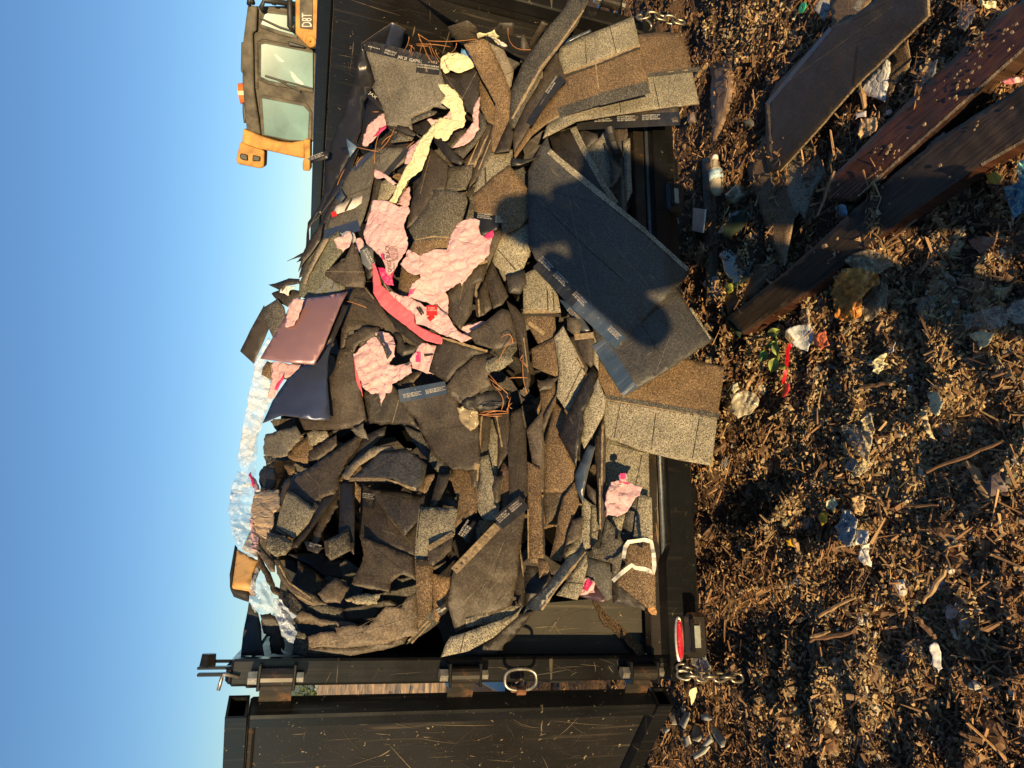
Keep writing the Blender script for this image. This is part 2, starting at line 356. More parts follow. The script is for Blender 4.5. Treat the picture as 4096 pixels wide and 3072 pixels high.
# ------------------------------------------------------------------ unprojection of measured outlines onto real surfaces
TL={'A':(1200,0,2.212),'B':(1100,600,2.212),'C':(1000,1200,2.212),'D':(900,1900,2.212),'E':(1900,0,2.212),'F':(1900,600,2.212),
    'G':(1900,1200,2.212),'H':(1800,1900,2.212),'I':(2600,0,1.47861),'J':(2600,1000,1.47861),'K':(2600,1950,1.47861),'Z':(850,0,2.0733),'S':(0,0,1)}
def px(t,x,y): a,b,s=TL[t]; return a+x/s,b+y/s
def ypile(z,x=1.0):
    k=min(1,max(0,(x-.12)/.6)); k=k*k*(3-2*k)
    return .03+.45*max(z,0)**1.3*(.34+.66*k)
def d_pile(u,v):
    r=ray(u,v); d=1.4
    for _ in range(400):
        p=C+d*r
        if p[1]>=ypile(p[2],p[0]) or p[0]>2.27+.0: break
        d+=.01
    return d
def gh(x,y): # ground height
    r1=1-abs(noise.noise(Vector((x*4.2+.6*y,y*2.6,7.7))))*2.2; rw=math.sin(6.283*(y+.09*noise.noise(Vector((x*1.7,y*.8,1.1)))+.12*x)/.175)*.023*(.25+max(0,noise.noise(Vector((x*1.1,y*1.1,9.1)))*1.6+.5)); n=rw+noise.noise(Vector((x*1.3,y*1.3,3.1)))*.04+r1*.045-.03+noise.noise(Vector((x*9,y*12,5.7)))*.024+noise.noise(Vector((x*22,y*25,2.7)))*.012
    return GZ+n
def d_ground(u,v,o=0):
    r=ray(u,v); return (GZ-C[2])/min(r[2],-1e-3)
def d_ypl(y0): return lambda u,v: (y0-C[1])/ray(u,v)[1]
def d_fwd(d0): return lambda u,v: d0
BASES={'pile':d_pile,'ground':d_ground}
class Surf: pass
PC=0
def piece(tile,name,label,cat,mat,poly,o=0,t=.10,stiff=.8,bend=0,wr=0,j=0,th=.003,base='pile',sp=20,group=None,bands=(),lines=(),texts=(),parent=None,ang=None,tilt=None,edge=None,kind=None):
    """one cut or torn sheet: outline in tile pixels (x y or x y:offset_cm), laid at offset o cm in front of the heap"""
    global PC; PC+=1; rr=random.Random(PC*31+len(poly))
    tok=poly.split(); pts=[];offs=[]
    for i in range(0,len(tok),2):
        y=tok[i+1]; oo=o
        if ':' in y: y,q=y.split(':'); oo=float(q)
        pts.append(px(tile,float(tok[i]),float(y))); offs.append(oo/100)
    P=np.array(pts); offs=np.array(offs); bf=BASES[base] if isinstance(base,str) else base
    cen=P.mean(0); D=np.array([bf(*p)-q for p,q in zip(P,offs)])
    A=np.c_[np.ones(len(P)),(P-cen)/1000]; co,*_=np.linalg.lstsq(A,1/D,rcond=None)
    if tilt is None: a=rr.uniform(0,6.283); tl=np.array([math.cos(a),math.sin(a)])*rr.uniform(.4,1)*t
    else: tl=np.array(tilt)
    co[1:]+=tl*(-1)
    ext=max(np.ptp(P[:,0]),np.ptp(P[:,1])); ba=rr.uniform(0,3.14); bd=np.array([math.cos(ba),math.sin(ba)]); bn=bend if bend else rr.uniform(-.02,.035)
    sx=rr.uniform(0,50)
    def dep(u,v):
        q=np.array([u,v]); pl=1/max(.05,co[0]+co[1:]@((q-cen)/1000))
        w=1/((P-q)**2).sum(1).clip(4); w=w**1.5; oi=(w*(D)).sum()/w.sum()
        if stiff<1: hug=bf(u,v)-(w*offs).sum()/w.sum(); d=stiff*pl+(1-stiff)*hug
        else: d=pl
        x=((q-cen)@bd)/(ext/2); d+=bn*(x*x-.3)*min(1.,ext/350)**1.6
        if wr:
            wx=noise.noise(Vector((u*.008,v*.008,sx)))*40; ca,sa=math.cos(ba),math.sin(ba); a1=(u+wx)*ca+(v+wx)*sa; a2=-(u-wx)*sa+(v+wx)*ca
            nn=noise.noise(Vector((u*.009+sx,v*.009,0)))*.9+(.5-abs(noise.noise(Vector((a1*.030,a2*.009+sx,5)))))*1.1+(.4-abs(noise.noise(Vector((a1*.075+sx,a2*.022,9)))))*.85+(.4-abs(noise.noise(Vector((a1*.035+sx,a2*.12,19)))))*.5
            d-=wr*(nn-.8)
        else: d+=.010*noise.noise(Vector((u*.0055+sx,v*.0055,2)))+ .004*noise.noise(Vector((u*.02+sx,v*.02,2)))
        return d
    # outline with torn/wavy edge
    out=[]
    for i in range(len(P)):
        a=P[i];b=P[(i+1)%len(P)]; L=np.linalg.norm(b-a); n=max(1,int(L/(9 if j else sp))); nr=np.array([-(b-a)[1],(b-a)[0]])/max(L,1)
        for k in range(n):
            f=k/n; q=a+(b-a)*f
            if k>0 and j: q=q+nr*(rr.uniform(-1,1)*j*.35+noise.noise(Vector((q[0]*.015,q[1]*.015,sx)))*j*1.8+noise.noise(Vector((q[0]*.06,q[1]*.06,sx)))*j*1.1)
            elif k>0: q=q+nr*noise.noise(Vector((q[0]*.03,q[1]*.03,sx)))*1.5
            out.append(q)
    out=np.array(out); n=len(out)
    def inside(q):
        x,y=q; X,Y=out[:,0],out[:,1]; X2,Y2=np.roll(X,-1),np.roll(Y,-1)
        c=((Y>y)!=(Y2>y)); xi=(X2-X)*(y-Y)/np.where(Y2==Y,1e-9,Y2-Y)+X
        return (c&(x<xi)).sum()%2==1
    def edged(q): return np.sqrt(((out-q)**2).sum(1).min())
    ins=[]; lo=out.min(0);hi=out.max(0)
    for (b0,b1,_) in bands:
        p0=np.array(px(tile,*b0));p1=np.array(px(tile,*b1)); L=np.linalg.norm(p1-p0)
        for k in range(-int(L/9),int(2*L/9)):
            q=p0+(p1-p0)*k*9/L
            if inside(q) and edged(q)>5: ins.append(q)
    nb=len(ins); gx=np.arange(lo[0]+sp*.5,hi[0],sp); gy=np.arange(lo[1]+sp*.5,hi[1],sp)
    IB=np.array(ins) if nb else None
    for yy in gy:
        for xx in gx:
            q=np.array([xx+rr.uniform(-.2,.2)*sp,yy+rr.uniform(-.2,.2)*sp])
            if inside(q) and edged(q)>sp*.45 and (IB is None or np.sqrt(((IB-q)**2).sum(1).min())>sp*.4): ins.append(q)
    allp=[Vector(q) for q in out]+[Vector(q) for q in ins]
    vv,ee,ff,_,_,_=delaunay_2d_cdt(allp,[],[list(range(n))],1,1e-4)
    V2=np.array([[q.x,q.y] for q in vv]); 
    T=[list(f) for f in ff]
    V3=np.array([C+dep(*q)*ray(*q) for q in V2])
    fn=np.zeros(3); keep=[]
    for f in T:
        a,b,c=V3[f[0]],V3[f[1]],V3[f[2]]; nn=np.cross(b-a,c-a)
        if nn@(C-a)<0: f.reverse(); nn=-nn
        fn+=nn; keep.append(f)
    fn/=np.linalg.norm(fn)+1e-9
    mats=[mat]+[b[2] for b in bands]; mi=[]
    for f in keep:
        c2=V2[f].mean(0); m=0
        for k,(b0,b1,_) in enumerate(bands):
            p0=np.array(px(tile,*b0));p1=np.array(px(tile,*b1)); e=p1-p0; w=c2-p0
            if e[0]*w[1]-e[1]*w[0]>0: m=k+1
        mi.append(m)
    N=len(V3); back=V3-fn*th; ec={}
    for f in keep:
        for a,b in ((f[0],f[1]),(f[1],f[2]),(f[2],f[0])): ec[(a,b)]=1
    fs=list(keep); fs+=[[i+N for i in f[::-1]] for f in keep]
    bm_={'GT':'BK','GB':'BK','GK':'BK','BK':'GK','BG':'GK','BL':'GB','BD':'GK'}.get(mat,mat)
    mats.append(bm_); mi+= [len(mats)-1]*len(keep)
    em=edge or ({'GT':'TE','GB':'TE','GK':'TE','BG':'TE','BL':'TE'}.get(mat) or mat); mats.append(em)
    for (a,b) in ec:
        if (b,a) not in ec: fs.append([b,a,a+N,b+N]); mi.append(len(mats)-1)
    e=ang if ang is not None else rr.uniform(0,3.14); dm=float(D.mean())
    E1=np.array([math.cos(e),math.sin(e)]);E2=np.array([-math.sin(e),math.cos(e)])
    uv=np.c_[(V2-cen)@E1,(V2-cen)@E2]*dm/F+rr.uniform(0,9)
    VA=np.r_[V3,back]; UV=np.r_[uv,uv]
    lines=list(lines)
    if mat[:2] in ('BK','BD','BL','BG','BB') and ext>130 and len(ins)>30 and not wr:
        for q_ in range(3 if ext>300 else 2):
            a_,b_=rr.choice(ins),rr.choice(ins)
            if np.linalg.norm(a_-b_)>50:
                t_=TL[tile]; lines.append(((a_[0]-t_[0])*t_[2],(a_[1]-t_[1])*t_[2],(b_[0]-t_[0])*t_[2],(b_[1]-t_[1])*t_[2],rr.uniform(.9,1.8),rr.choice(['BL','TE','LN','LN'])))
    # seams and lettering, mapped onto the same curved surface
    def decal(q2,faces,mname,lift=.0025):
        nonlocal VA,UV
        if mname not in mats: mats.append(mname)
        k=len(VA); v3=np.array([C+(dep(*q)-lift)*ray(*q) for q in q2]); VA=np.r_[VA,v3]; UV=np.r_[UV,np.zeros((len(q2),2))]
        for f in faces:
            f=[i+k for i in f]; a,b,c=VA[f[0]],VA[f[1]],VA[f[2]]
            if np.cross(b-a,c-a)@(C-a)<0: f.reverse()
            fs.append(f); mi.append(mats.index(mname))
    for l in lines:
        p0=np.array(px(tile,l[0],l[1]));p1=np.array(px(tile,l[2],l[3])); w=l[4]/2 if len(l)>4 else 1.6; mm=l[5] if len(l)>5 else 'LN'
        L=np.linalg.norm(p1-p0); k=max(2,int(L/14)); nr=np.array([-(p1-p0)[1],(p1-p0)[0]])/L; q=[];fc=[]
        for i in range(k+1):
            c0=p0+(p1-p0)*i/k; ww=w*(.6+.8*rr.random()) if w<6 else w; q+=[c0+nr*ww,c0-nr*ww]
            if i: fc.append([2*i-2,2*i-1,2*i+1,2*i])
        decal(q,fc,mm,.0015+wr*.18)
    for (s,x0,y0,x1,y1,h,mm) in texts:
        p0=np.array(px(tile,x0,y0));p1=np.array(px(tile,x1,y1)); tv,tf=textmesh(s)
        L=np.linalg.norm(p1-p0); ex=(p1-p0)/L; ey=np.array([ex[1],-ex[0]]); hh=h/TL[tile][2]
        wv=tv[:,0].max()-tv[:,0].min(); q=[p0+ex*(a-tv[:,0].min())/wv*L+ey*b*hh for a,b in tv]
        decal(q,tf,mm,.004+wr*.22)
    ob=mesh(name,VA,fs,mats,parent,mi=mi,uv=UV,origin=V3.mean(0))
    sm=[len(f)==3 for f in fs]; ob.data.polygons.foreach_set('use_smooth',sm)
    tag(ob,label,cat,group,kind); return ob
_tm={}
def textmesh(s):
    if s in _tm: return _tm[s]
    c=bpy.data.curves.new('t','FONT'); c.body=s; c.resolution_u=2; o=bpy.data.objects.new('t',c); COL.objects.link(o)
    dg=bpy.context.evaluated_depsgraph_get(); dg.update(); me=o.evaluated_get(dg).to_mesh()
    v=np.array([[a.co.x,a.co.y] for a in me.vertices]); f=[list(p.vertices) for p in me.polygons]
    h=max(v[:,1].max(),.1) if len(s.split('\n'))==1 else (v[:,1].max()-v[:,1].min()); v=v.copy(); v[:,1]=(v[:,1]-v[:,1].min()*(len(s.split('\n'))>1))/h
    o.evaluated_get(dg).to_mesh_clear(); bpy.data.objects.remove(o); bpy.data.curves.remove(c); _tm[s]=(v,f); return v,f
def pt(u,v,y): r=ray(u,v); return C+(y-C[1])/r[1]*r
def ptz(u,v,z): r=ray(u,v); return C+(z-C[2])/r[2]*r
# ------------------------------------------------------------------ ground, far ground, hills
def build_ground():
    vs=[];fs=[]
    # fine near sheet
    X=np.concatenate([[-400,-150,-60,-25,-12,-6],np.arange(-3.4,4.6,.045),[6,9,14,25,60,150,400]])
    Y=np.concatenate([[-60,-25,-12,-6],np.arange(-2.6,4.4,.045),[5,7,10,16,25,36,46,60,80,120,200,400]])
    for y in Y:
        for x in X:
            if -3.4<=x<=4.6 and -2.6<=y<=4.4:
                e=min(x+3.4,4.6-x,y+2.6,4.4-y); k=min(1,e/.5)
                z=GZ+(gh(x,y)-GZ)*k+k*(.014*noise.noise(Vector((x*14,y*14,1)))+.009*noise.noise(Vector((x*33,y*33,4))))
            else:
                d=math.hypot(x,y); z=GZ-max(0,(d-44))*.11-.002 if d>44 else GZ-.002
            vs.append((x,y,max(z,-22)))
    nx=len(X)
    for j in range(len(Y)-1):
        for i in range(nx-1): a=j*nx+i; fs.append((a,a+1,a+1+nx,a+nx))
    o=mesh('ground',vs,fs,'SOIL',smooth=True,origin=(0,0,GZ)); tag(o,kind='structure')
    # pale trodden dirt beyond the trailer, as a sheet just above
    g=[];f=[]
    K1,K2=90,170
    for j in range(K2):
        for i in range(K1):
            y=6+37*(j/(K2-1))**1.4; x=-16+20*i/(K1-1) if 1 else 0; x=x*(y/20+.4); g.append((x,y,GZ+.05+.10*abs(noise.noise(Vector((x*1.5,y*1.5,0))))+.05*noise.noise(Vector((x*5,y*5,3)))))
    for j in range(K2-1):
        for i in range(K1-1): a=j*K1+i; f.append((a,a+1,a+K1+1,a+K1))
    tag(mesh('dirt_road',g,f,'FG'),kind='structure')
    v=[];f=[]
    for i in range(41):
        x=-2500+5000*i/40; h=22+16*noise.noise(Vector((x*.002,1,1))); v+=[(x,1900,-60),(x,2000,-8+h*.6),(x,2500,-60)]
        if i: k=3*i; f+=[(k-3,k,k+1,k-2),(k-2,k+1,k+2,k-1)]
    tag(mesh('hills',v,f,'HL',smooth=True),kind='structure')
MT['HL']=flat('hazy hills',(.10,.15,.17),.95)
build_ground()
def chips(name,N,region,size,colfn,hmax,seed,kind='stuff',lift=0):
    r=np.random.default_rng(seed); P=[]
    while len(P)<N:
        p=region(r)
        if p is not None: P.append(p)
    V=np.zeros((N,8,3)); CO=np.zeros((N,8,4),np.float32)
    base=np.array([[-1,-1,-1],[1,-.5,-1],[1,.5,-1],[-1,1,-1],[-1,-1,1],[1,-.5,1],[1,.5,1],[-1,1,1]],float)
    for k,(x,y) in enumerate(P):
        L,w,t=size(r); b=base*np.array([L,w,t])/2; b[:,2]*= (1-.5*(b[:,0]>0)); b+=r.normal(0,.12,b.shape)*np.array([L*.3,w,t*.8])/1.2
        b[:,2]+=r.normal(0,.18)*L*((b[:,0]/L*2)**2)
        e=Euler((r.normal(0,.5),r.normal(0,.33),r.uniform(0,6.283))); m=np.array(e.to_matrix())
        V[k]=b@m.T+np.array([x,y,gh(x,y)+lift+r.random()**2*hmax]); c=colfn(r,x,y); CO[k,:,:3]=c; CO[k,:,3]=1
    F8=np.array([(0,3,2,1),(4,5,6,7),(0,1,5,4),(1,2,6,5),(2,3,7,6),(3,0,4,7)])
    fs=(F8[None]+8*np.arange(N)[:,None,None]).reshape(-1,4).tolist()
    return mesh(name,V.reshape(-1,3),fs,'CHIP',cols=CO.reshape(-1,4),origin=(0,0,GZ))
def visreg(r):
    u=r.uniform(2480,4200); v=r.uniform(-150,3230); p=ptz(u,v,GZ)
    return (p[0],p[1]) if p[1]<3.2 else None
def widereg(r): return (r.uniform(-3.2,4.4),r.uniform(-2.4,4.2))
def both(r): return visreg(r) if r.random()<.8 else widereg(r)
def proj(P): q=R.T@(np.array(P)-C); return q[0]/q[2]*F+2048,q[1]/q[2]*F+1536
def pale(x,y): # how much pale shredded paper and crumb is mixed into the mulch
    u,v=proj((x,y,GZ)); w=0
    for (a,b,ra,rb,s) in ((3560,1600,520,520,1.0),(3700,1350,500,300,.95),(3300,1300,200,250,.7),(3900,1900,250,300,.7),(3320,1900,250,500,.35),(3420,2620,300,300,.75),(3720,2450,220,160,.7),(3050,1250,170,260,.8),(3000,120,140,120,.7),(3900,300,200,120,.5),(3560,1080,300,260,.45),(3250,1450,200,250,.6)):
        w=max(w,s*math.exp(-(((u-a)/ra)**2+((v-b)/rb)**2)))
    return w*(.35+1.3*max(0,noise.noise(Vector((x*4,y*4,2)))+.28))
def mcol(r,x,y):
    q=r.random(); k=r.uniform(.4,1.3)
    if r.random()<pale(x,y)*.3: c=np.array([.48,.32,.15])*r.uniform(.5,1.15)
    elif q<.62: c=np.array([.29,.155,.068])*k
    elif q<.85: c=np.array([.47,.28,.13])*k
    elif q<.975: c=np.array([.10,.06,.034])*k
    else: c=np.array([.52,.36,.19])*k
    return c
tag(chips('wood_mulch',62000,both,lambda r:(min(.11,.015*math.exp(r.normal(.3,.62))),r.uniform(.002,.007) if r.random()<.88 else r.uniform(.006,.016),r.uniform(.0012,.004)),mcol,.045,11),
    'shredded brown wood mulch covering the ground behind the trailer','mulch',kind='stuff')
def crumbreg(r):
    for _ in range(60):
        p=visreg(r)
        if p is not None and r.random()<pale(*p)*1.2: return p
    return None
def ccol(r,x,y):
    q=r.random()
    return (np.array([.62,.43,.20]) if q<.65 else np.array([.46,.37,.23]) if q<.8 else np.array([.60,.52,.38]) if q<.88 else np.array([.22,.13,.06]))*r.uniform(.4,1.0)
tag(chips('shredded_refuse',16000,crumbreg,lambda r:(r.uniform(.005,.02),r.uniform(.004,.013),r.uniform(.003,.010)),ccol,.03,12,lift=.008),
    'pale crumbled refuse and shredded paper trodden into the mulch','refuse',kind='stuff')
def clods(name,N,reg,smin,smax,colfn,seed,label):
    import bmesh
    bm=bmesh.new(); bmesh.ops.create_icosphere(bm,subdivisions=2,radius=1); base=np.array([w.co[:] for w in bm.verts]); fa=np.array([[w.index for w in f.verts] for f in bm.faces]); bm.free()
    r=np.random.default_rng(seed); nv=len(base); V=np.zeros((N,nv,3)); CO=np.ones((N,nv,4),np.float32)
    for k in range(N):
        p=None
        while p is None: p=reg(r)
        s=smin*(smax/smin)**(r.random()**1.8); q=r.uniform(0,99)
        dd=np.array([1+.75*noise.noise(Vector((b[0]*1.5+q,b[1]*1.5,b[2]*1.5)))+.45*noise.noise(Vector((b[0]*4+q,b[1]*4,b[2]*4))) for b in base])
        a=r.uniform(0,6.28); m=np.array([[math.cos(a),-math.sin(a),0],[math.sin(a),math.cos(a),0],[0,0,1]])
        V[k]=((base*dd[:,None])*np.array([1.5,.8,.7])*s)@m.T+np.array([p[0],p[1],gh(*p)+s*.25]); CO[k,:,:3]=colfn(r,*p)*(.7+.5*np.clip(dd,.5,1.5)[:,None]*.6)
    F_=(fa[None]+nv*np.arange(N)[:,None,None]).reshape(-1,3).tolist()
    tag(mesh(name,V.reshape(-1,3),F_,'CHIP',cols=CO.reshape(-1,4),origin=(0,0,GZ),smooth=False),label,kind='stuff',cat='clods')
def palereg(r):
    for _ in range(80):
        p=visreg(r)
        if p is not None and r.random()<pale(*p)*1.3: return p
clods('matted_mulch',1500,visreg,.008,.032,lambda r,x,y:np.array([.19,.105,.05])*r.uniform(.5,1.2),21,'dark matted clumps of wet mulch and soil between the chips')
clods('pulp_clods',2400,palereg,.005,.024,lambda r,x,y:(np.array([.55,.40,.21]) if r.random()<.6 else np.array([.40,.27,.14]) if r.random()<.7 else np.array([.6,.52,.38]))*r.uniform(.55,1.05),22,'pale tan clods of pulped food and paper waste in the mulch')
# loose countable white chunks and sticks
def chunk(name,label,cat,u,v,r0,m,group,seed,flatk=.6):
    r=np.random.default_rng(seed); p=ptz(u,v,GZ+.03); import bmesh
    bm=bmesh.new(); bmesh.ops.create_icosphere(bm,subdivisions=2,radius=r0)
    sc=r.uniform(.6,1.3,3)
    for w in bm.verts:
        q=w.co*(1+.45*noise.noise(w.co*(1.6/r0)+Vector((seed,0,0)))); w.co=Vector((q.x*sc[0],q.y*sc[1],q.z*flatk))
    me=bpy.data.meshes.new(name); bm.to_mesh(me); bm.free(); me.materials.append(MT[m])
    x,y=p[0],p[1]; o=link(name,me,(x,y,gh(x,y)+.022)); o.rotation_euler=(0,0,r.uniform(0,6)); tag(o,label,cat,group); return o
# ------------------------------------------------------------------ far trees seen through the gap beside the gate
def tree(x,y,h,label,seed):
    r=np.random.default_rng(seed); gz=-12; t=empty('broadleaf_tree',(x,y,gz),label,'tree','trees beyond the edge of the landfill')
    m=MB(); m.tube([(x,y,gz),(x+.2,y,gz+h*.4),(x,y,gz+h*.75)],[.35,.25,.08],7)
    for k in range(5):
        a=r.uniform(0,6.28); m.tube([(x,y,gz+h*(.3+.08*k)),(x+math.cos(a)*h*.2,y+math.sin(a)*h*.2,gz+h*(.5+.08*k))],[.12,.04],5)
    m.build('trunk','WD',t)
    vs=[];fs=[]
    cl=[(r.normal(0,h*.17),r.normal(0,h*.17),gz+h*r.uniform(.4,.93),h*r.uniform(.1,.2)) for _ in range(16)]
    for k in range(1500):
        c=cl[k%16]; d=r.normal(0,1,3); d/=np.linalg.norm(d); p=np.array([x+c[0],y+c[1],c[2]])+d*c[3]*r.uniform(.6,1.1)
        a=r.normal(0,.35,3); b=r.normal(0,.35,3); i=len(vs); vs+=[p,p+a,p+a*.5+b]; fs.append((i,i+1,i+2))
    mesh('crown',vs,fs,'LF',t)
for k,(ax,dist,h,nm) in enumerate([(-15,138,10.8,'leftmost bushy green tree on the landfill edge beyond the gate gap'),(-11,150,12,'bushy green tree second from left beyond the gate gap'),(-8.6,132,11.2,'green tree standing in the middle of the gap by the gate'),(-6.6,150,12.2,'green tree at the right side of the gate gap on the horizon'),(-4,145,11,'green tree hidden mostly behind the left post of the trailer')]):
    a=math.radians(ax); tree(C[0]+math.sin(a)*dist,C[1]+math.cos(a)*dist,h,nm,k+40)
# ------------------------------------------------------------------ dump trailer
def scratch(o,p0,e1,e2,n,w,h,N,seed,lo=.03,hi=.4,vert=.5,mats=('SCR','SCD')):
    # adds dried scratches and dust streaks to a painted panel's own mesh
    me=o.data; org=np.array(WL[o]); r=random.Random(seed); V=[tuple(v.co) for v in me.vertices]; Fc=[list(f.vertices) for f in me.polygons]; mi=[f.material_index for f in me.polygons]; k0=len(me.materials)
    for m in mats: me.materials.append(MT[m])
    e1=np.array(e1,float);e2=np.array(e2,float);n=np.array(n,float);p0=np.array(p0,float)
    for _ in range(N):
        L=lo*(hi/lo)**r.random(); a=(r.gauss(0,.18)+1.5708 if r.random()<vert else r.uniform(0,3.14)); x=r.uniform(.02,w-.02); y=r.uniform(.02,h-.02); ww=r.choice([.0004,.0005,.0006,.0009,.0014])*(1.5 if r.random()<.15 else 1)
        K=max(3,int(L/.03)); pts=[]; cu=r.gauss(0,.35)
        for i in range(K+1):
            pts.append((x,y)); x+=math.cos(a)*L/K; y+=math.sin(a)*L/K; a+=cu/K+r.gauss(0,.03)
        pts=[q for q in pts if .004<q[0]<w-.004 and .004<q[1]<h-.004]
        if len(pts)<3: continue
        m_=k0+(0 if r.random()<.35 else 1)
        for i,(a_,b_) in enumerate(pts):
            t=np.array(pts[min(i+1,len(pts)-1)])-np.array(pts[max(i-1,0)]); t=t/(np.linalg.norm(t)+1e-9); s_=np.array([-t[1],t[0]])*ww*math.sin(math.pi*(i+.3)/(len(pts)-.4)); 
            for q in (1,-1): c=p0+e1*(a_+s_[0]*q)+e2*(b_+s_[1]*q)+n*.0012-org; V.append(tuple(c))
            if i: k=len(V)-4; Fc.append([k,k+1,k+3,k+2]); mi.append(m_)
    me2=bpy.data.meshes.new(me.name); me2.from_pydata(V,[],Fc)
    for m in me.materials: me2.materials.append(m)
    me2.polygons.foreach_set('material_index',mi); o.data=me2
H=1.235; WX=2.31
tr=empty('dump_trailer',(1.15,1.8,GZ),'black scratched steel dump trailer heaped with torn roofing shingles, its left tailgate swung open','trailer')
MB().box((0,.02,-.05),(WX,4.3,-.015)).build('bed_floor','PR',tr)
m=MB(); m.box((-.004,.05,-.014),(0.0,4.3,H-.062),0.001)
m.build('side_wall','PD',tr)
m=MB(); m.box((WX,.05,-.014),(WX+.004,4.3,H-.062),.001)
for k in range(1): pass
rw=m.build('side_wall','PD',tr); scratch(rw,(WX,.1,.0),(0,1,0),(0,0,1),(-1,0,0),3.0,1.15,380,5,.05,.6,.75)
for s,x0,x1 in ((0,-.055,.0),(1,WX,WX+.055)):
    o=MB().box((x0,.052,H-.06),(x1,4.35,H),.009).build('top_rail','PL',tr)
    r_=MB()
    for yy in (.9,1.7,2.5,3.3): r_.box((x0+.002 if s==0 else WX+.004,yy,-.01),((-.004) if s==0 else x1-.002,yy+.06,H-.062),.004)
    r_.build('wall_ribs','PL',tr)
MB().box((-.05,4.3,-.05),(WX+.05,4.36,H),.01).build('front_wall','PD',tr)
# posts
zt=pt(926,2660,-.01)[2]
def post(x0,x1,z1): return MB().box((x0,-.012,-.06),(x1,.05,z1),.006).build('rear_post','PL',tr)
pl=post(-.052,.012,zt); scratch(pl,(-.052,-.012,-.05),(1,0,0),(0,0,1),(0,-1,0),.064,1.25,45,9,.02,.15,.3); pr=post(WX-.005,WX+.06,H)
def plate(pts,th,mat,name,par):
    b=MB(); n=len(pts); b.v=[tuple(p) for p in pts]+[tuple(np.array(p)+np.array(th)) for p in pts]
    b.f=[tuple(range(n)),tuple(range(2*n-1,n-1,-1))]+[(i,i+n,(i+1)%n+n,(i+1)%n) for i in range(n)]
    return fixn(b.build(name,mat,par))
plate([(.012,.082,0.0),(.175,.082,.0),(.186,.082,.02)]+[tuple(pt(u,v,.082)) for u,v in ((2193,2411),(2132,2442))]+[(.012,.082,float(pt(1976,2630,.082)[2]))],(0,.004,0),'PP_','corner_plate',tr); scratch([o for o in COL.objects if o.name=='corner_plate'][0],(.012,.082,0),(1,0,0),(0,0,1),(0,-1,0),.17,.4,26,4,.02,.25,.4)
plate([(WX-.005,.082,0.0),(WX-.17,.082,.0),(WX-.185,.082,.02),(WX-.185,.082,.45),(WX-.1,.082,.7),(WX-.005,.082,.9)],(0,.004,0),'PD','corner_plate',tr)
# sill: floor edge, hinge rod, bumper beam
MB().box((.012,-.004,.008),(WX-.005,.04,.05),.004).build('floor_edge','PR',tr)
MB().tube([(-.0,-.012,.004),(WX,-.012,.004)],.008,8).build('hinge_rod','GSd',tr,smooth=True)
MB().box((.0,.03,-.14),(WX,.09,-.055),.01).build('rear_crossmember','PT',tr)
bm_=MB()
zb0,zb1,zc0,zc1=[float(pt(u,2450 if k<2 else 2200,-.055)[2]) for k,u in enumerate((2668,2733,2682,2748))]
prof=[(-.05,zb0,zb1),(.28,zb0,zb1),(.34,zc0,zc1),(WX-.34,zc0,zc1),(WX-.28,zb0,zb1),(WX+.06,zb0,zb1)]
vv=[];
for (x,a,b) in prof: vv+=[(x,-.055,a-.004),(x,-.055,b),(x,.02,b),(x,.02,a-.004)]
ff=[]
for i in range(len(prof)-1):
    for j in range(4): ff.append((4*i+j,4*i+(j+1)%4,4*i+4+(j+1)%4,4*i+4+j))
ff+=[(3,2,1,0),(20,21,22,23)]
fixn(mesh('bumper_beam',vv,ff,'PT',tr))
# frame below, axle and wheels
m=MB(); m.box((.45,.1,-.2),(.55,5.2,-.06),.01); m.box((1.75,.1,-.2),(1.85,5.2,-.06),.01); m.box((.55,5.1,-.2),(1.75,5.2,-.06),.01)
m.build('chassis','PT',tr)
for yy in (2.0,2.85):
    for sx in (-.28,WX+.03):
        w=MB()
        for (x_,rr_) in ((0,.28),(.03,.33),(.2,.33),(.23,.28)):
            pass
        ring=[(sx,yy+math.cos(a)*.22,GZ+.33+math.sin(a)*.22) for a in np.linspace(0,6.283,25)[:-1]]
        vs=[];fs=[]; pr_=[(0,.12),(0,.27),(.03,.325),(.2,.325),(.23,.27),(.23,.12)]
        for k in range(32):
            a=2*math.pi*k/32
            for (x_,q) in pr_: vs.append((sx+x_,yy+math.cos(a)*q,GZ+.33+math.sin(a)*q))
        for k in range(32):
            for j in range(5): fs.append((6*k+j,6*k+j+1,6*((k+1)%32)+j+1,6*((k+1)%32)+j))
        tw=fixn(mesh('wheel',vs,fs,'RB',tr,smooth=True)); MB().tube([(sx+.04,yy,GZ+.33),(sx+.19,yy,GZ+.33)],.17,20).build('rim','GS',tw)
    MB().tube([(-.05,yy,GZ+.33),(WX+.05,yy,GZ+.33)],.04,10).build('axle','PT',tr)
m=MB(); m.box((-.32,1.55,.02),(-.055,3.3,.05),.01); m.build('fender','PL',tr)
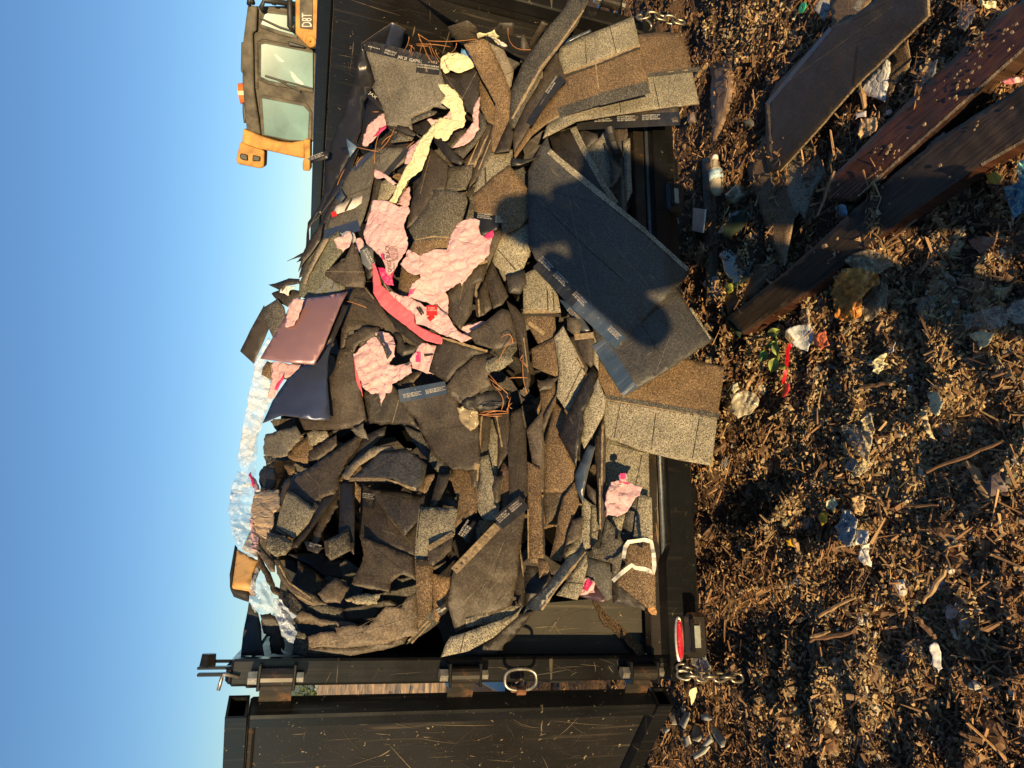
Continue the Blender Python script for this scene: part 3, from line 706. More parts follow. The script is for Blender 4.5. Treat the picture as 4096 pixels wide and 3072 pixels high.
# red tail lights and lamp housings under the beam
for u0,u1,v0,v1,um,ux in ((2705,2728,2475,2640,2742,2836),):
    a=pt(u0,v0,-.06);b=pt(u1,v1,-.06); zl_=float(pt(2721,2550,-.065)[2])
    vs=[]; n=24; cx,cz=(a[0]+b[0])/2,(a[2]+b[2])/2
    hx=abs(a[0]-b[0])/2
    v=[];f=[]
    for yy,k in ((-.058,1.0),(-.066,.9),(-.07,.6)):
        for i in range(n):
            t=2*math.pi*i/n; e=3.0; c_,s_=math.cos(t),math.sin(t)
            v.append((cx+hx*k*abs(c_)**(2/e)*np.sign(c_),yy,zl_+.0085*k*abs(s_)**(2/e)*np.sign(s_)))
    for q in range(2):
        for i in range(n): f.append((q*n+i,q*n+(i+1)%n,(q+1)*n+(i+1)%n,(q+1)*n+i))
    f.append(tuple(range(2*n,3*n)))
    tl=fixn(mesh('tail_light',v,f,'TLR',tr,smooth=True))
    MB().tube([(cx+hx*1.06*math.cos(t),-.056,zl_-.001+.0105*math.sin(t)) for t in np.linspace(0,6.283,25)[:-1]],.005,6,closed=True).build('light_rim','GS',tl)
def lampbox(xc,w,z0,z1,par):
    h=MB().box((xc-w/2,-.075,z0),(xc+w/2,-.02,z1),.012).build('lamp_housing','PR',par)
    MB().box((xc-w*.28,-.082,z0+.03),(xc+w*.22,-.0755,z1-.008),.004).build('lens','GLL',h)
    MB().box((xc-w*.38,-.088,z1-.02),(xc+w*.38,-.0755,z1-.008),.003).build('housing_lip','PL',h)
zh0,zh1=float(pt(2835,2540,-.075)[2]),float(pt(2748,2540,-.075)[2])
lampbox(float(pt(2790,2540,-.075)[0]),.125,zh0,zh1,tr); lampbox(1.55,.12,zh0-.01,zh1-.012,tr); lampbox(2.15,.12,zh0,zh1,tr)
# hinges
def hinge(par,zc,hh=.075,x=-.028,side=-1):
    m=MB(); m.tube([(x,-.042,zc-hh/2),(x,-.042,zc+hh/2)],.021,14); h=m.build('hinge_barrel','PR',par,smooth=False)
    MB().box((x-.03,-.06,zc+hh/2),(x+.03,-.012,zc+hh/2+.008),.002).build('hinge_ear','PL',h); MB().box((x-.03,-.06,zc-hh/2-.008),(x+.03,-.012,zc-hh/2),.002).build('hinge_ear','PL',h)
    MB().tube([(x,-.042,zc+hh/2+.009),(x,-.042,zc+hh/2+.03)],.017,6).build('bolt_head','GS',h); MB().tube([(x,-.042,zc-hh/2-.026),(x,-.042,zc-hh/2-.009)],.013,6).build('nut','GS',h); return h
zs=[pt(u,2683,-.03)[2] for u in (1111,1854,2563)]
for z in zs: hinge(tr,z)
hinge(tr,float(pt(2440,20,-.04)[2]),.07,float(pt(2440,20,-.04)[0])+.01,1); hinge(tr,.95,.07,WX+.045,1)
# drop pin, cap bolt on post
m=MB(); c0=pt(955,2708,-.02); m.tube([c0,pt(893,2697,-.02)+(pt(893,2697,-.02)-c0)*0,pt(887,2712,-.02),pt(873,2762,-.02)],.0045,8)
m.build('latch_pin','GS',tr,smooth=True)
q=pt(925,2668,.0); z0=zt
m=MB(); m.tube([(q[0]+.012,.02,z0),(q[0]+.012,.02,z0+.05)],.0045,6); m.box((q[0]-.022,.0,z0+.002),(q[0]-.014,.028,z0+.078),.002); m.box((q[0]-.006,.0,z0),(q[0]+.001,.028,z0+.08),.002)
b1=m.build('tarp_bracket','PL',tr); m=MB(); m.tube([(q[0]+.008,.018,z0+.035),(q[0]+.012,.018,z0+.045),(q[0]+.035,.018,z0+.045)],.02,6); 
m=MB(); m.tube([(q[0]+.002,.018,z0+.058),(q[0]+.030,.018,z0+.058)],[.021,.018],6); m.build('bracket_nut','PL',b1)
# side hook beyond the post
# D ring
m=MB(); dc=pt(2083,2718,-.085); m.tube([dc+np.array([.03*math.cos(t)*1.0*(.8),.008*math.sin(t),.048*math.sin(t)])*np.array([1,1,.8]) if 0 else dc+np.array([.026*np.sign(math.cos(t))*abs(math.cos(t))**.7,0.0,.044*np.sign(math.sin(t))*abs(math.sin(t))**.8]) for t in np.linspace(0,6.283,33)[:-1]],.0045,8,closed=True)
dr=m.build('d_ring','GS',tr,smooth=True)
m=MB(); m.box(tuple(dc+np.array([-.035,.02,-.02])),tuple(dc+np.array([-.02,.03,.02])),.003); m.tube([dc+np.array([-.03,-.004,-.012]),dc+np.array([-.03,-.004,.012])],.008,8); m.tube([dc+np.array([-.03,0,0]),dc+np.array([-.03,.03,0])],.006,8); m.build('ring_bracket','RS',dr)
# gate leaf, swung out to the left
ga=math.radians(45); g=np.array([-math.sin(ga),math.cos(ga),0]); nb=np.array([-math.cos(ga),-math.sin(ga),0]); up=np.array([0,0,1.])
G0=np.array([*pt(1500,2770,.02)[:2],0]); tw_,tf_=.064,.045
zT=pt(905,2830,-.02)[2]; zB=pt(2690,2830,-.02)[2]
def gbox(s0,s1,n0,n1,z0,z1,bev=.006):
    m=MB().box((0,0,0),(s1-s0,n1-n0,z1-z0),bev); m.v=[tuple(G0+g*(s0+p[0])+nb*(n0+p[1])+up*(z0+p[2])) for p in m.v]; return m
gate=empty('tailgate_leaf',(G0+g*.5).tolist()[:2]+[.6]); gate.parent=tr; gate.location=Vector(WL[gate])-WL[tr]
L=1.08
fixn(gbox(0,tf_,0,tw_,zB+.05,zT-.052).build('gate_post','PT',gate))
# open-ended rails (hollow square tubes)
def hollow(z0,z1,name,slant=0):
    o=[(0,z0),(tw_,z0),(tw_,z1),(0,z1)]; w=.006; i_=[(w,z0+w),(tw_-w,z0+w),(tw_-w,z1-w),(w,z1-w)]
    vs=[];fs=[]
    for s in (0,1):
        for (n_,z_) in o+i_:
            s0=0 if s==0 else L
            vs.append(G0+g*(s0)+nb*n_+up*z_)
    for j in range(4):
        k=(j+1)%4
        fs+=[(j,k,k+8,j+8),(4+j,4+k,12+k,12+j),(j,k,4+k,4+j),(8+j,8+k,12+k,12+j)]
    return fixn(mesh(name,vs,fs,'PT',gate))
hollow(zT-.05,zT,'top_rail'); hollow(zB,zB+.048,'bottom_rail')
gp_=fixn(gbox(tf_,L-tf_,.012,.03,zB+.05,zT-.052,.002).build('gate_panel','PD',gate)); scratch(gp_,G0+g*tf_+nb*.03+up*(zB+.05),g,up,nb,.6,zT-zB-.1,170,8,.015,.22,.35)
fixn(gbox(L-tf_,L,0,tw_,zB+.05,zT-.052).build('gate_post','PT',gate))
m=gbox(tf_+.012,L,.03,.045,zT-.068,zT-.052,.006); fixn(m.build('weld_pipe','PR',gate))
for z,h in zip(zs,(.078,.07,.07)):
    a=np.array([-.052,-.05,0]); m=MB()
    p0=np.array([-.035,-.03,0]); p1=G0+nb*.02+g*.002
    m.hexa([tuple(p0+up*(z-h/2)),tuple(p1+up*(z-h/2)),tuple(p1+up*(z-h/2)+np.array([0,.01,0])),tuple(p0+up*(z-h/2)+np.array([0,.01,0])),tuple(p0+up*(z+h/2)),tuple(p1+up*(z+h/2)),tuple(p1+up*(z+h/2)+np.array([0,.01,0])),tuple(p0+up*(z+h/2)+np.array([0,.01,0]))])
    fixn(m.build('hinge_plate','PR',gate))
# dried leaf bits stuck on the gate
# chains
def chain(name,pts,link_l=.038,w=.012,r=.0042,par=None,label=None):
    c=empty(name,pts[0]); c.parent=par; c.location=Vector(pts[0])-WL[par]
    L=[Vector(p) for p in pts]; segs=[]; d=0; i=0; cur=L[0].copy(); k=0
    tot=sum((L[j+1]-L[j]).length for j in range(len(L)-1)); n=int(tot/(link_l*.72))
    def at(s):
        for j in range(len(L)-1):
            l=(L[j+1]-L[j]).length
            if s<=l: return L[j]+(L[j+1]-L[j])*(s/l)
            s-=l
        return L[-1]
    for k in range(n):
        a=at(k*link_l*.72); b=at((k+1)*link_l*.72+.0); t=(b-a).normalized(); mid=(a+b)/2
        s=Vector((1,.3,0)) if k%2==0 else Vector((.2,-1,.1)); s=(s-t*s.dot(t)).normalized()
        p=[mid+t*(link_l/2*np.sign(math.cos(q))*abs(math.cos(q))**.8)+s*(w*np.sign(math.sin(q))*abs(math.sin(q))**.7) for q in np.linspace(0,6.283,17)[:-1]]
        MB().tube(p,r,6,closed=True).build('chain_link','CH',c,smooth=True)
    return c
chain('safety_chain',[pt(2715,2695,-.07),pt(2760,2706,-.085),pt(2990,2712,-.10)],par=tr)
chain('safety_chain',[pt(2712,2672,-.065),pt(2745,2668,-.07),pt(2790,2690,-.06)],.03,.010,.004,par=tr)
chain('safety_chain',[pt(2555,70,-.04),pt(2600,60,-.06),pt(2760,98,-.08)],.05,.016,.0055,par=tr)
chain('safety_chain',[pt(2570,75,-.04),pt(2590,100,-.05),pt(2615,128,-.06)],.04,.013,.005,par=tr)
# dark square tube end beyond the left post, blue framed toolbox behind the gap
MB().box(tuple(pt(1055,2752,.25)),tuple(pt(985,2706,.25)+np.array([0,.3,0])),.004).build('side_hook','PL',tr)
# ------------------------------------------------------------------ core of the load, coloured near black as shade
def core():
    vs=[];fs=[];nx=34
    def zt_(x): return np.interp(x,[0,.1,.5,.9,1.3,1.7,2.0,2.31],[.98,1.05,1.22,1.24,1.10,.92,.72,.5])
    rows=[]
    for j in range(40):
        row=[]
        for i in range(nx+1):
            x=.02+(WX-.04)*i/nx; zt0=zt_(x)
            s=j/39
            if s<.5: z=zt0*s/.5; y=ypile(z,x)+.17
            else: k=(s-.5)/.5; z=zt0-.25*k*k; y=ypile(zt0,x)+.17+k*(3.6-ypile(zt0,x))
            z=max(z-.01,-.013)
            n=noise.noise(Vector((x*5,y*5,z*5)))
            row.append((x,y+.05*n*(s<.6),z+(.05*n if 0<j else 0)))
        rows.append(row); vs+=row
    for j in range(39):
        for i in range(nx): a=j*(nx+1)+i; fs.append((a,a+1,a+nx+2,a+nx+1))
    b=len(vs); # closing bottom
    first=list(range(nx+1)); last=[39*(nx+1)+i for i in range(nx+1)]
    o=fixn(mesh('roofing_debris',vs,fs,'COR',smooth=False)); tag(o,'packed mass of roofing scraps deep inside the load, coloured black as shade','debris',kind='stuff')
core()
# ------------------------------------------------------------------ bulldozer beyond the right wall
zr=ray(1100,370); zr=zr/np.linalg.norm(zr[:2]); DD=11.0
DO=C+zr*DD; DO[2]=0; dn=np.array([zr[0],zr[1],0]); 
dn=np.array([dn[0]*math.cos(.0)-dn[1]*math.sin(.0),dn[0]*math.sin(.0)+dn[1]*math.cos(.0),0]); ds=np.array([dn[1],-dn[0],0])
dz=empty('bulldozer',(*(DO[:2]+dn[:2]*1.2).tolist(),GZ),'large yellow tracked bulldozer with dusty dark cab parked behind the trailer','bulldozer')
def dpt(x,y,off=0):
    u,v=px('Z',x,y); r=ray(u,v); k=((DO-C)@dn)/(r@dn); return C+k*r+dn*off
def prism(name,poly,d0,d1,mat,par,k=None):
    p=poly.split(); P=[dpt(float(p[i]),float(p[i+1])) for i in range(0,len(p),2)]; n=len(P)
    b=MB(); b.v=[tuple(q+dn*d0) for q in P]+[tuple(q+dn*d1) for q in P]
    b.f=[tuple(range(n)),tuple(range(2*n-1,n-1,-1))]+[(i,i+n,(i+1)%n+n,(i+1)%n) for i in range(n)]
    o=fixn(b.build(name,mat,par))
    bv=o.modifiers.new('b','BEVEL'); bv.width=.025; bv.segments=2; bv.limit_method='ANGLE'
    return o
cab=prism('cab','305 50 268 270 258 700 292 1080 415 1118 830 1175 1100 1190 1100 40 860 45',0,1.7,'CD',dz)
prism('cab_roof','300 45 270 270 255 400 255 700 290 1085 408 1118 352 745 342 270 372 262 378 60',-.09,1.8,'CD',dz)
for nm,po,fr in (('door_window','405 370 440 362 835 440 835 742 470 672 402 640','385 345 420 338 838 415 838 770 455 700 378 660'),('rear_window','412 812 760 880 805 930 792 1168 640 1160 432 1118','385 800 420 785 790 860 828 930 822 1172 640 1172 405 1120'),('front_window','440 108 702 138 702 300 560 262 402 205','415 90 440 80 705 112 705 325 550 288 385 225')):
    f_=prism('window_frame',fr,-.03,.0,'CD',cab); g_=prism(nm,po,-.045,-.032,'GLS',f_)
    
prism('door_panel','345 262 345 735 380 742 378 345 420 325 838 405 838 330 700 320',-.02,.0,'CD',cab)
prism('grab_handle','622 350 640 345 770 385 770 405 640 385',-.09,-.03,'RB',cab)
prism('roof_pad','243 350 258 352 272 372 270 600 250 608 238 590',-.05,.5,'RB',dz); prism('roof_pad','252 845 270 850 290 940 282 1018 262 1022 252 930',-.05,.4,'RB',dz)
bc=dpt(228,775,.3)
o=MB().tube([dpt(258,775,.3),dpt(198,775,.3)],[.15,.14],16).build('beacon','AMB',dz)
prism('rollover_post','265 1062 430 1130 560 1170 660 1178 772 1160 768 1312 600 1275 445 1240 255 1215',-.15,.25,'CY',dz)
prism('rollover_post','265 1062 430 1130 560 1170 660 1178 772 1160 768 1312 600 1275 445 1240 255 1215',1.4,1.8,'CY',dz)
lb=prism('light_box','245 1172 445 1245 440 1382 400 1388 225 1352 210 1325 218 1290',-.2,.2,'CY',dz)
prism('lamp','252 1262 308 1275 312 1325 262 1318 240 1295',-.23,-.2,'RB',lb); prism('lamp','350 1275 412 1290 410 1330 345 1328',-.23,-.2,'RB',lb)
prism('post_base','765 1150 818 1150 815 1410 755 1405 755 1325 770 1310',-.2,.35,'CY',dz)
hd=prism('side_panel','702 -260 702 300 800 402 848 405 1100 405 1100 -260',-.35,.0,'CY',dz)
pn=prism('name_plate','738 -200 738 255 842 268 842 -200',-.37,-.352,'CD',hd)
tv,tf=textmesh('D8T'); w=tv[:,0].max(); vs=[dpt(833-78*b,250-112*(a/w),-.376) for a,b in tv]
lt=mesh('lettering',vs,[list(f) for f in tf],'WT',hd)
MB().tube([dpt(826+26*math.cos(t),365+26*math.sin(t),-.36) for t in np.linspace(0,6.283,17)[:-1]],.035,8,closed=True).build('lifting_eye','CY',hd)
m=MB(); m.tube([dpt(430,95,-.1),dpt(415,75,-.15),dpt(440,15,-.15),dpt(700,50,-.15)],.035,8); m.tube([dpt(650,-80,-.2),dpt(650,235,-.2),dpt(668,258,-.2),dpt(700,205,-.1)],.035,8); m.tube([dpt(310,45,-.1),dpt(318,10,-.15),dpt(338,0,-.15),dpt(345,40,-.1)],.03,8); m.tube([dpt(520,55,-.15),dpt(520,-80,-.15)],.03,8)
m.build('handrail','RB',dz,smooth=True)
m=MB(); m.tube([dpt(440,630,-.06),dpt(540,660,-.07),dpt(730,760,-.07)],.014,6); m.tube([dpt(540,660,-.06),dpt(830,735,-.06)],.012,6); m.build('wiper','RB',cab)
m=MB(); m.tube([dpt(390,150,-.06),dpt(560,230,-.07),dpt(690,270,-.07)],.014,6); m.build('wiper','RB',cab)
prism('paper_scrap','512 455 530 448 560 478 600 512 575 518 545 500',-.05,-.046,'ST',cab); prism('paper_scrap','645 590 668 600 700 640 762 700 740 705 690 680 660 640',-.05,-.046,'ST',cab)
# lower body and tracks (hidden by the trailer from here)
b0=dpt(1100,1400); b1=dpt(1100,-800)
def dbox(s0,s1,n0,n1,z0,z1): 
    m=MB().box((0,0,0),(s1-s0,n1-n0,z1-z0),.05); m.v=[tuple(DO+ds*(s0+p[0])+dn*(n0+p[1])+np.array([0,0,z0+p[2]])) for p in m.v]; return m
fixn(dbox(-1.5,3.6,.2,1.8,GZ+.6,.75).build('body','CY',dz))
for n0 in (-.55,1.9):
    tkv=[]; pts=[(-2.2,.35),(-1.9,.05),(2.2,.05),(2.6,.4),(2.3,.85),(.2,1.25),(-1.9,.9),(-2.2,.6)]
    b=MB(); n=len(pts); b.v=[tuple(DO+ds*s+dn*n0+np.array([0,0,GZ+z])) for s,z in pts]+[tuple(DO+ds*s+dn*(n0+.6)+np.array([0,0,GZ+z])) for s,z in pts]
    b.f=[tuple(range(n)),tuple(range(2*n-1,n-1,-1))]+[(i,i+n,(i+1)%n+n,(i+1)%n) for i in range(n)]
    fixn(b.build('track','RB',dz))
fixn(dbox(4.2,4.4,-.7,2.7,GZ+.1,GZ+1.7).build('blade','CY',dz))
# ------------------------------------------------------------------ the photographer, standing behind the camera (casts the shadow on the load)
def person():
    h=np.array([anti[0],anti[1],0]); h/=np.linalg.norm(h); lf=np.array([-h[1],h[0],0])
    def q(f,l,z): p=C+h*f+lf*l; return (p[0],p[1],GZ+z)
    ez=C[2]-GZ
    J={'pel':(-.40,-.09,.93,.17),'chest':(-.38,-.05,1.28,.195),'neck':(-.36,0,1.50,.075),'head':(-.33,0,1.66,.095),'crown':(-.33,0,1.76,.07),
       'ls':(-.36,.17,1.40,.085),'le':(-.28,.27,1.15,.075),'lw':(-.07,.10,1.52,.034),'rs':(-.36,-.21,1.40,.085),'re':(-.26,-.2,1.15,.08),'rw':(-.07,-.09,1.52,.034),
       'lh':(-.40,.0,.86,.11),'lk':(-.38,.01,.48,.085),'la':(-.40,.03,.08,.045),'lt':(-.22,.04,.03,.035),'rh':(-.40,-.19,.86,.11),'rk':(-.38,-.24,.48,.085),'ra':(-.40,-.24,.08,.045),'rt':(-.22,-.25,.03,.035)}
    E=[('pel','chest'),('chest','neck'),('neck','head'),('head','crown'),('chest','ls'),('ls','le'),('le','lw'),('chest','rs'),('rs','re'),('re','rw'),('pel','lh'),('lh','lk'),('lk','la'),('la','lt'),('pel','rh'),('rh','rk'),('rk','ra'),('ra','rt')]
    K=list(J); me=bpy.data.meshes.new('person'); o0=Vector(q(-.4,0,0))
    me.from_pydata([Vector(q(*J[k][:3]))-o0 for k in K],[(K.index(a),K.index(b)) for a,b in E],[])
    me.materials.append(MT['CL']); o=bpy.data.objects.new('person',me); COL.objects.link(o); o.location=o0
    sk=o.modifiers.new('s','SKIN'); sv=me.skin_vertices[0].data
    for i,k in enumerate(K): sv[i].radius=(J[k][3],)*2; sv[i].use_root=(k=='pel')
    o.modifiers.new('u','SUBSURF').levels=2; o.modifiers['u'].render_levels=2
    tag(o,'person in dark clothes standing behind the camera holding a phone up with both hands','person')
    for s in (1,-1):
        for k in range(4):
            m=MB(); z0=1.545+.016*k; m.tube([q(-.07,.085*s,z0-.02),q(-.035,.082*s,z0),q(-.02,.07*s,z0),q(-.022,.055*s,z0-.002)],[.009,.008,.0075,.006],6)
            WL[o]=o0; m.build('finger','SK',o,smooth=True)
person()
def yhang(z,x=1.0):
    if z>.4: return ypile(z,x)
    a=ypile(.4,x); return -.10+(a+.10)*max(0,z)/.4 if z>0 else -.10
def d_hang(u,v):
    r=ray(u,v); d=1.3
    for _ in range(500):
        p=C+d*r
        if p[1]>=yhang(p[2],p[0]) or (p[0]>2.27 and p[1]>-.02): break
        d+=.008
    return d
BASES['hang']=d_hang
def SH(T_,label,mat,poly,o=0,**k): k.setdefault('t',.04); k.setdefault('j',1.1 if mat[:2] in ('BK','BD','BL') else .5); return piece(T_,k.pop('name','shingle_piece'),label,k.pop('cat','shingle'),mat,poly,o,**k)
def TN(T_,label,mat,poly,o=0,**k): k.setdefault('j',4.5); return SH(T_,label,mat,poly,o,name=k.pop('name','torn_shingle'),**k)
def PP(T_,label,mat,poly,o=0,**k): k['wr']=k.get('wr',.022)*.62; k.setdefault('j',4); k.setdefault('sp',7.5); k.setdefault('th',.0012); return piece(T_,k.pop('name','wrapper_paper'),label,k.pop('cat','wrapper'),mat,poly,o,t=.02,**k)
def MS(T_,label,mat,poly,o=0,**k): k.setdefault('th',.0015); return piece(T_,'metal_flashing',label,'flashing',mat,poly,o,t=k.pop('t',.03),edge='TE' if k.pop('lit',0) else None,**k)  # lit: flashing edge painted tan as a sunlit rim
DN='DO NOT REMOVE SAV\nNO QUITAR CINTA\nDO NOT REMOVE SAV'
# ============================ right part of the load (tile A)
MS('A','black folded metal flashing standing up against the right wall','MS','545 385 815 200 935 262 885 470 740 445 640 420',2,lit=1)
MS('A','inner face of the folded flashing coloured as sky reflection beside the pine needles','MSb','815 205 930 264 880 500 742 440',5,t=.08)
MS('A','long black flashing sheet tapering along the top of the right wall','MS','545 385 580 470 668 720 560 900 540 1150 490 1260 430 1400 300 1659 180 1900 150 1870 225 1659 235 1430 280 1250 380 1000 470 730',7,lit=1,stiff=.6)
MS('A','dark inner flashing sheet behind the pink and magenta wrapper','MS','660 720 740 980 700 1100 600 1180 560 1290 500 1270 520 1150 590 930',3)
MS('A','small metal triangle coloured as bright blue sky reflection beside the long flashing','MB_','403 1213 505 1300 440 1390',12,t=.1)
MS('A','narrow black metal strip running down beside the blue metal triangle','MS','505 1300 520 1310 430 1560 290 1760 150 1930 70 2010 180 1880 330 1600 440 1400',11,lit=1)
SH('A','dark shingle scrap with fine print hooked over the right wall rail','FL','62 1402 230 1330 255 1345 245 1400 110 1445',14,texts=[(DN,75,1425,215,1375,34,'WT')])
SH('A','black torn shingle behind the large grey JAX 25 shingle','BD','560 900 700 780 900 1000 1000 1300 1250 1500 1100 1700 700 1400 620 1200',0)
SH('A','tip of a black tar strip lettered JAX beside the large grey shingle','FL','580 835 622 810 720 900 750 985 700 960 650 910',9,texts=[('JAX',605,825,668,878,26,'WT')],ang=.9)
SH('A','large dusty grey shingle back with a black strip lettered JAX 25','BG','560 385 760 435 980 490 1245 530 1242 620 1290 760 1440 880 1330 970 1180 945 1150 975 1010 1030 985 1090 1000 1150 770 1105 735 960 640 770 668 720 610 540',12,bend=.02,j=1.5,ang=.23,
   lines=[(575,400,1235,560,44,'FL'),(1030,590,1235,612,48,'FL'),(1020,580,1150,950,3,'BG')],
   texts=[('JAX 25',862,512,942,533,26,'WT'),('ROOFING ASPHALT\nSHINGLE CLASS A',745,470,845,500,38,'WT'),('DO NOT REMOVE SAVER FILM\nNO QUITAR CINTA PLASTICA',1035,597,1225,622,36,'WT'),('(GLASSMAT)',965,540,1075,560,28,'WT'),('- - - - - - - -',600,425,700,450,20,'WT'),('= = = = = =',1090,552,1210,572,24,'WT')])
TN('A','curled black lower edge folded under the JAX 25 shingle','BD','770 1080 960 1120 1030 1190 1000 1205 780 1130',13)
SH('A','dark folded scrap at the lower corner of the JAX 25 shingle','GK','780 1130 1020 1190 990 1240 800 1260 840 1190',9,bend=.03)
SH('A','dark granule curl wrapped under the magenta wrapper corner','GK','980 1050 1150 975 1210 985 1190 1010 1060 1060 990 1090',15,bend=.03)
PP('A','pink wrapper with magenta lining sticking out beside the black flashing','PK','750 980 765 1110 700 1195 600 1290 555 1290 560 1190 600 1110 690 1030',8,bands=[])
PP('A','magenta lining showing inside the pink wrapper beside the black flashing','HP','700 1130 765 1105 760 1130 690 1195 640 1210',9.5,name='wrapper_scrap')
PP('A','small pink wrapper shreds behind the yellow paper under the JAX shingle','PK','1130 1040 1180 1060 1260 1050 1340 970 1360 1010 1330 1060 1180 1120 1120 1110',10,wr=.03)
TN('A','dark brown torn shingle between the grey JAX sheet and brown granule strip','BD','1240 600 1330 640 1420 645 1560 590 1590 700 1592 860 1540 1040 1470 985 1430 890 1300 790 1250 700',11,ang=.6,lines=[(1270,650,1440,880,2,'BL'),(1560,640,1430,880,2,'BL')])
TN('A','dark brown scrap below the yellow paper at the curled shingle','BD','1000 1080 1130 1060 1180 1130 1180 1200 1110 1210 1010 1160',9)
SH('A','dark shingle back showing between yellow paper and the pink strip','BD','1290 1240 1400 1100 1500 1150 1480 1180 1350 1310 1280 1290',9)
PP('A','blue drink bottle label caught behind the yellow paper','BLU','1430 430 1475 440 1525 490 1555 575 1540 590 1500 545 1420 485',10,cat='label',name='bottle_label')
PP('A','pale yellow crumpled wrapper beside the blue bottle label','YL','1230 530 1290 485 1400 468 1510 525 1540 590 1500 610 1450 630 1400 645 1330 620 1285 650 1240 600',14)
PP('A','pale yellow ruffled wrapper spilling from the torn edge of the JAX shingle','YL','1215 742 1300 745 1380 810 1440 900 1470 1000 1455 1110 1370 1150 1290 1245 1180 1200 1190 1100 1240 1040 1340 1050 1330 960 1240 910 1290 840',17)
PP('A','long pale yellow wrapper strip running down to the pink wrapper','YL','1200 1075 1260 1080 1190 1180 1140 1340 1080 1500 969 1587 900 1700 849 1797 789 1787 855 1650 930 1480 990 1370 1100 1190',18,wr=.012)
PP('A','narrow pink wrapper strip lying under the long yellow wrapper','PK','1110 1195 1100 1240 1000 1400 960 1450 925 1450 960 1330 1050 1240',12)
PP('A','small yellow white crumpled wrapper at the upper end of the brown strip','YL','1565 300 1640 300 1720 262 1765 322 1740 390 1660 312 1575 345',14)
PP('A','white crumpled shred beside the small yellow crumpled wrapper','WH','1735 350 1835 408 1780 418 1725 372',14,name='wrapper_scrap')
SH('A','curved worn shingle flap against the right wall near the brown strip','BK','1305 240 1480 183 1560 240 1585 340 1460 385 1440 402 1390 370 1330 300',9,bend=.05,j=1)
TN('A','black torn shingle shreds in the corner by the right rear post','BD','1680 270 1760 210 1890 210 1900 330 1990 310 1960 420 1880 460 1760 330',6)
TN('A','dark torn shingle hollow between the pale strip and the long curved strip','BD','1720 380 1860 440 1950 380 1960 560 1880 620 1800 520',6)
SH('A','thin brown curled shingle edge beside the long curved strip','BD','1960 310 1990 320 2040 440 2000 540 1950 560 1945 470',10,bend=.03)
SH('A','smooth pale grey shingle strip leaning beside the brown granule strip','BL','1640 310 1700 318 1800 440 1890 622 1870 760 1850 800 1775 640 1690 470',12,lines=[(1822,660,1885,630,2)])
SH('A','wide brown granule shingle strip bent over beside the pale strip','GB','1450 390 1550 350 1645 318 1700 430 1780 600 1860 790 1880 900 1860 1090 1850 1330 1700 1340 1690 1200 1720 1040 1730 910 1600 680 1520 510',15,bend=.04,j=1)
SH('A','brown granule shingle tucked behind the wide bent granule strip','GB','1575 600 1735 910 1715 1100 1660 1080 1600 960',9)
PP('A','thin pink wrapper strip curling along the dark shingle edge','PK','1595 848 1560 900 1535 1000 1535 1080 1480 1150 1420 1220 1345 1310 1400 1300 1500 1255 1590 1140 1580 1010',13)
SH('A','dark curved granule shingle folded around the thin pink strip','GK','1540 960 1640 1030 1655 1120 1570 1250 1440 1400 1360 1330 1500 1260 1590 1135 1580 1020',11,bend=.03)
for k,(a,lab) in enumerate((('1610 1090 1720 1100 1700 1260 1610 1400 1480 1500 1440 1430 1590 1260','first'),('1700 1100 1760 1200 1690 1360 1560 1600 1500 1659 1480 1560 1620 1340','second'))):
    SH('A',('layered torn shingle edges bunched left of the waist of the shingle fan','layered shingle edges pinched beside the pale granule piece')[k],'BK',a,7+2*k,j=2,bend=.03,lines=[(1600+60*k,1200,1480+60*k,1480,5,'TE'),(1640+50*k,1230,1520+60*k,1500,4,'TE'),(1660+40*k,1150,1560+60*k,1400,4,'LN')])
# ============================ fan of strips by the right post (tile E)
SH('E','long curved dark granule strip reaching out past the right rear post','GK','835 -20 1012 -20 900 220 760 395 600 605 480 850 345 1135 300 1120 320 800 420 560 640 250 780 90',17,bend=.03,base='hang',bands=[((470,905),(760,385),'GT')] if 0 else [],lines=[(330,1050,470,800,10,'TE'),(470,800,590,590,9,'TE'),(590,590,755,385,8,'TE'),(755,385,960,90,7,'TE'),(440,560,520,590,2)])
SH('E','brown shingle back strip tucked behind the long curved dark strip','BK','590 190 645 215 505 425 470 400',8)
SH('E','navy tar strip edge under the pale granule shingle by the post','FB','735 380 1020 258 1030 280 760 410',9,base='hang')
SH('E','pale granule shingle with seams leaning on the right rear post','GT','1400 145 1420 230 1440 310 1455 400 1100 540 780 660 735 480 760 412 1000 305',12,base='hang',bend=.02,lines=[(1190,225,1250,460,3),(975,330,985,560,3)],ang=-.4)
SH('E','brown and pale granule shingle reaching furthest over the bumper','GB','1440 305 1640 280 1800 290 1860 400 1920 620 1985 918 1620 962 1280 1012 900 1072 720 1165 600 1225 640 1100 900 940 1300 700 1440 600',11,base='hang',bands=[((900,790),(1985,610),'GT')],bend=.02,ang=-.1,lines=[(1530,665,1985,612,18,'GK'),(1530,655,1950,612,4,'TE'),(1575,690,1630,945,3),(1280,905,1290,1000,3)])
SH('E','large brown granule shingle with grey lower edge in the middle of the fan','GB','785 655 1100 535 1460 398 1490 560 1545 755 1480 812 1100 905 740 1015 600 1120 500 1200 355 1400 325 1350 470 1130 700 830 800 740',15,base='hang',bend=.03,ang=-.3,bands=[((1560,725),(620,965),'GK')] if 0 else [],lines=[(785,650,1100,545,10,'TE'),(1100,545,1460,400,10,'TE'),(800,672,1110,562,9,'LN'),(1110,562,1460,418,9,'LN'),(1065,550,1095,790,4,'TE'),(1540,770,1100,880,50,'GK'),(1100,880,740,1000,42,'GK'),(640,1085,760,1020,8,'TE')])
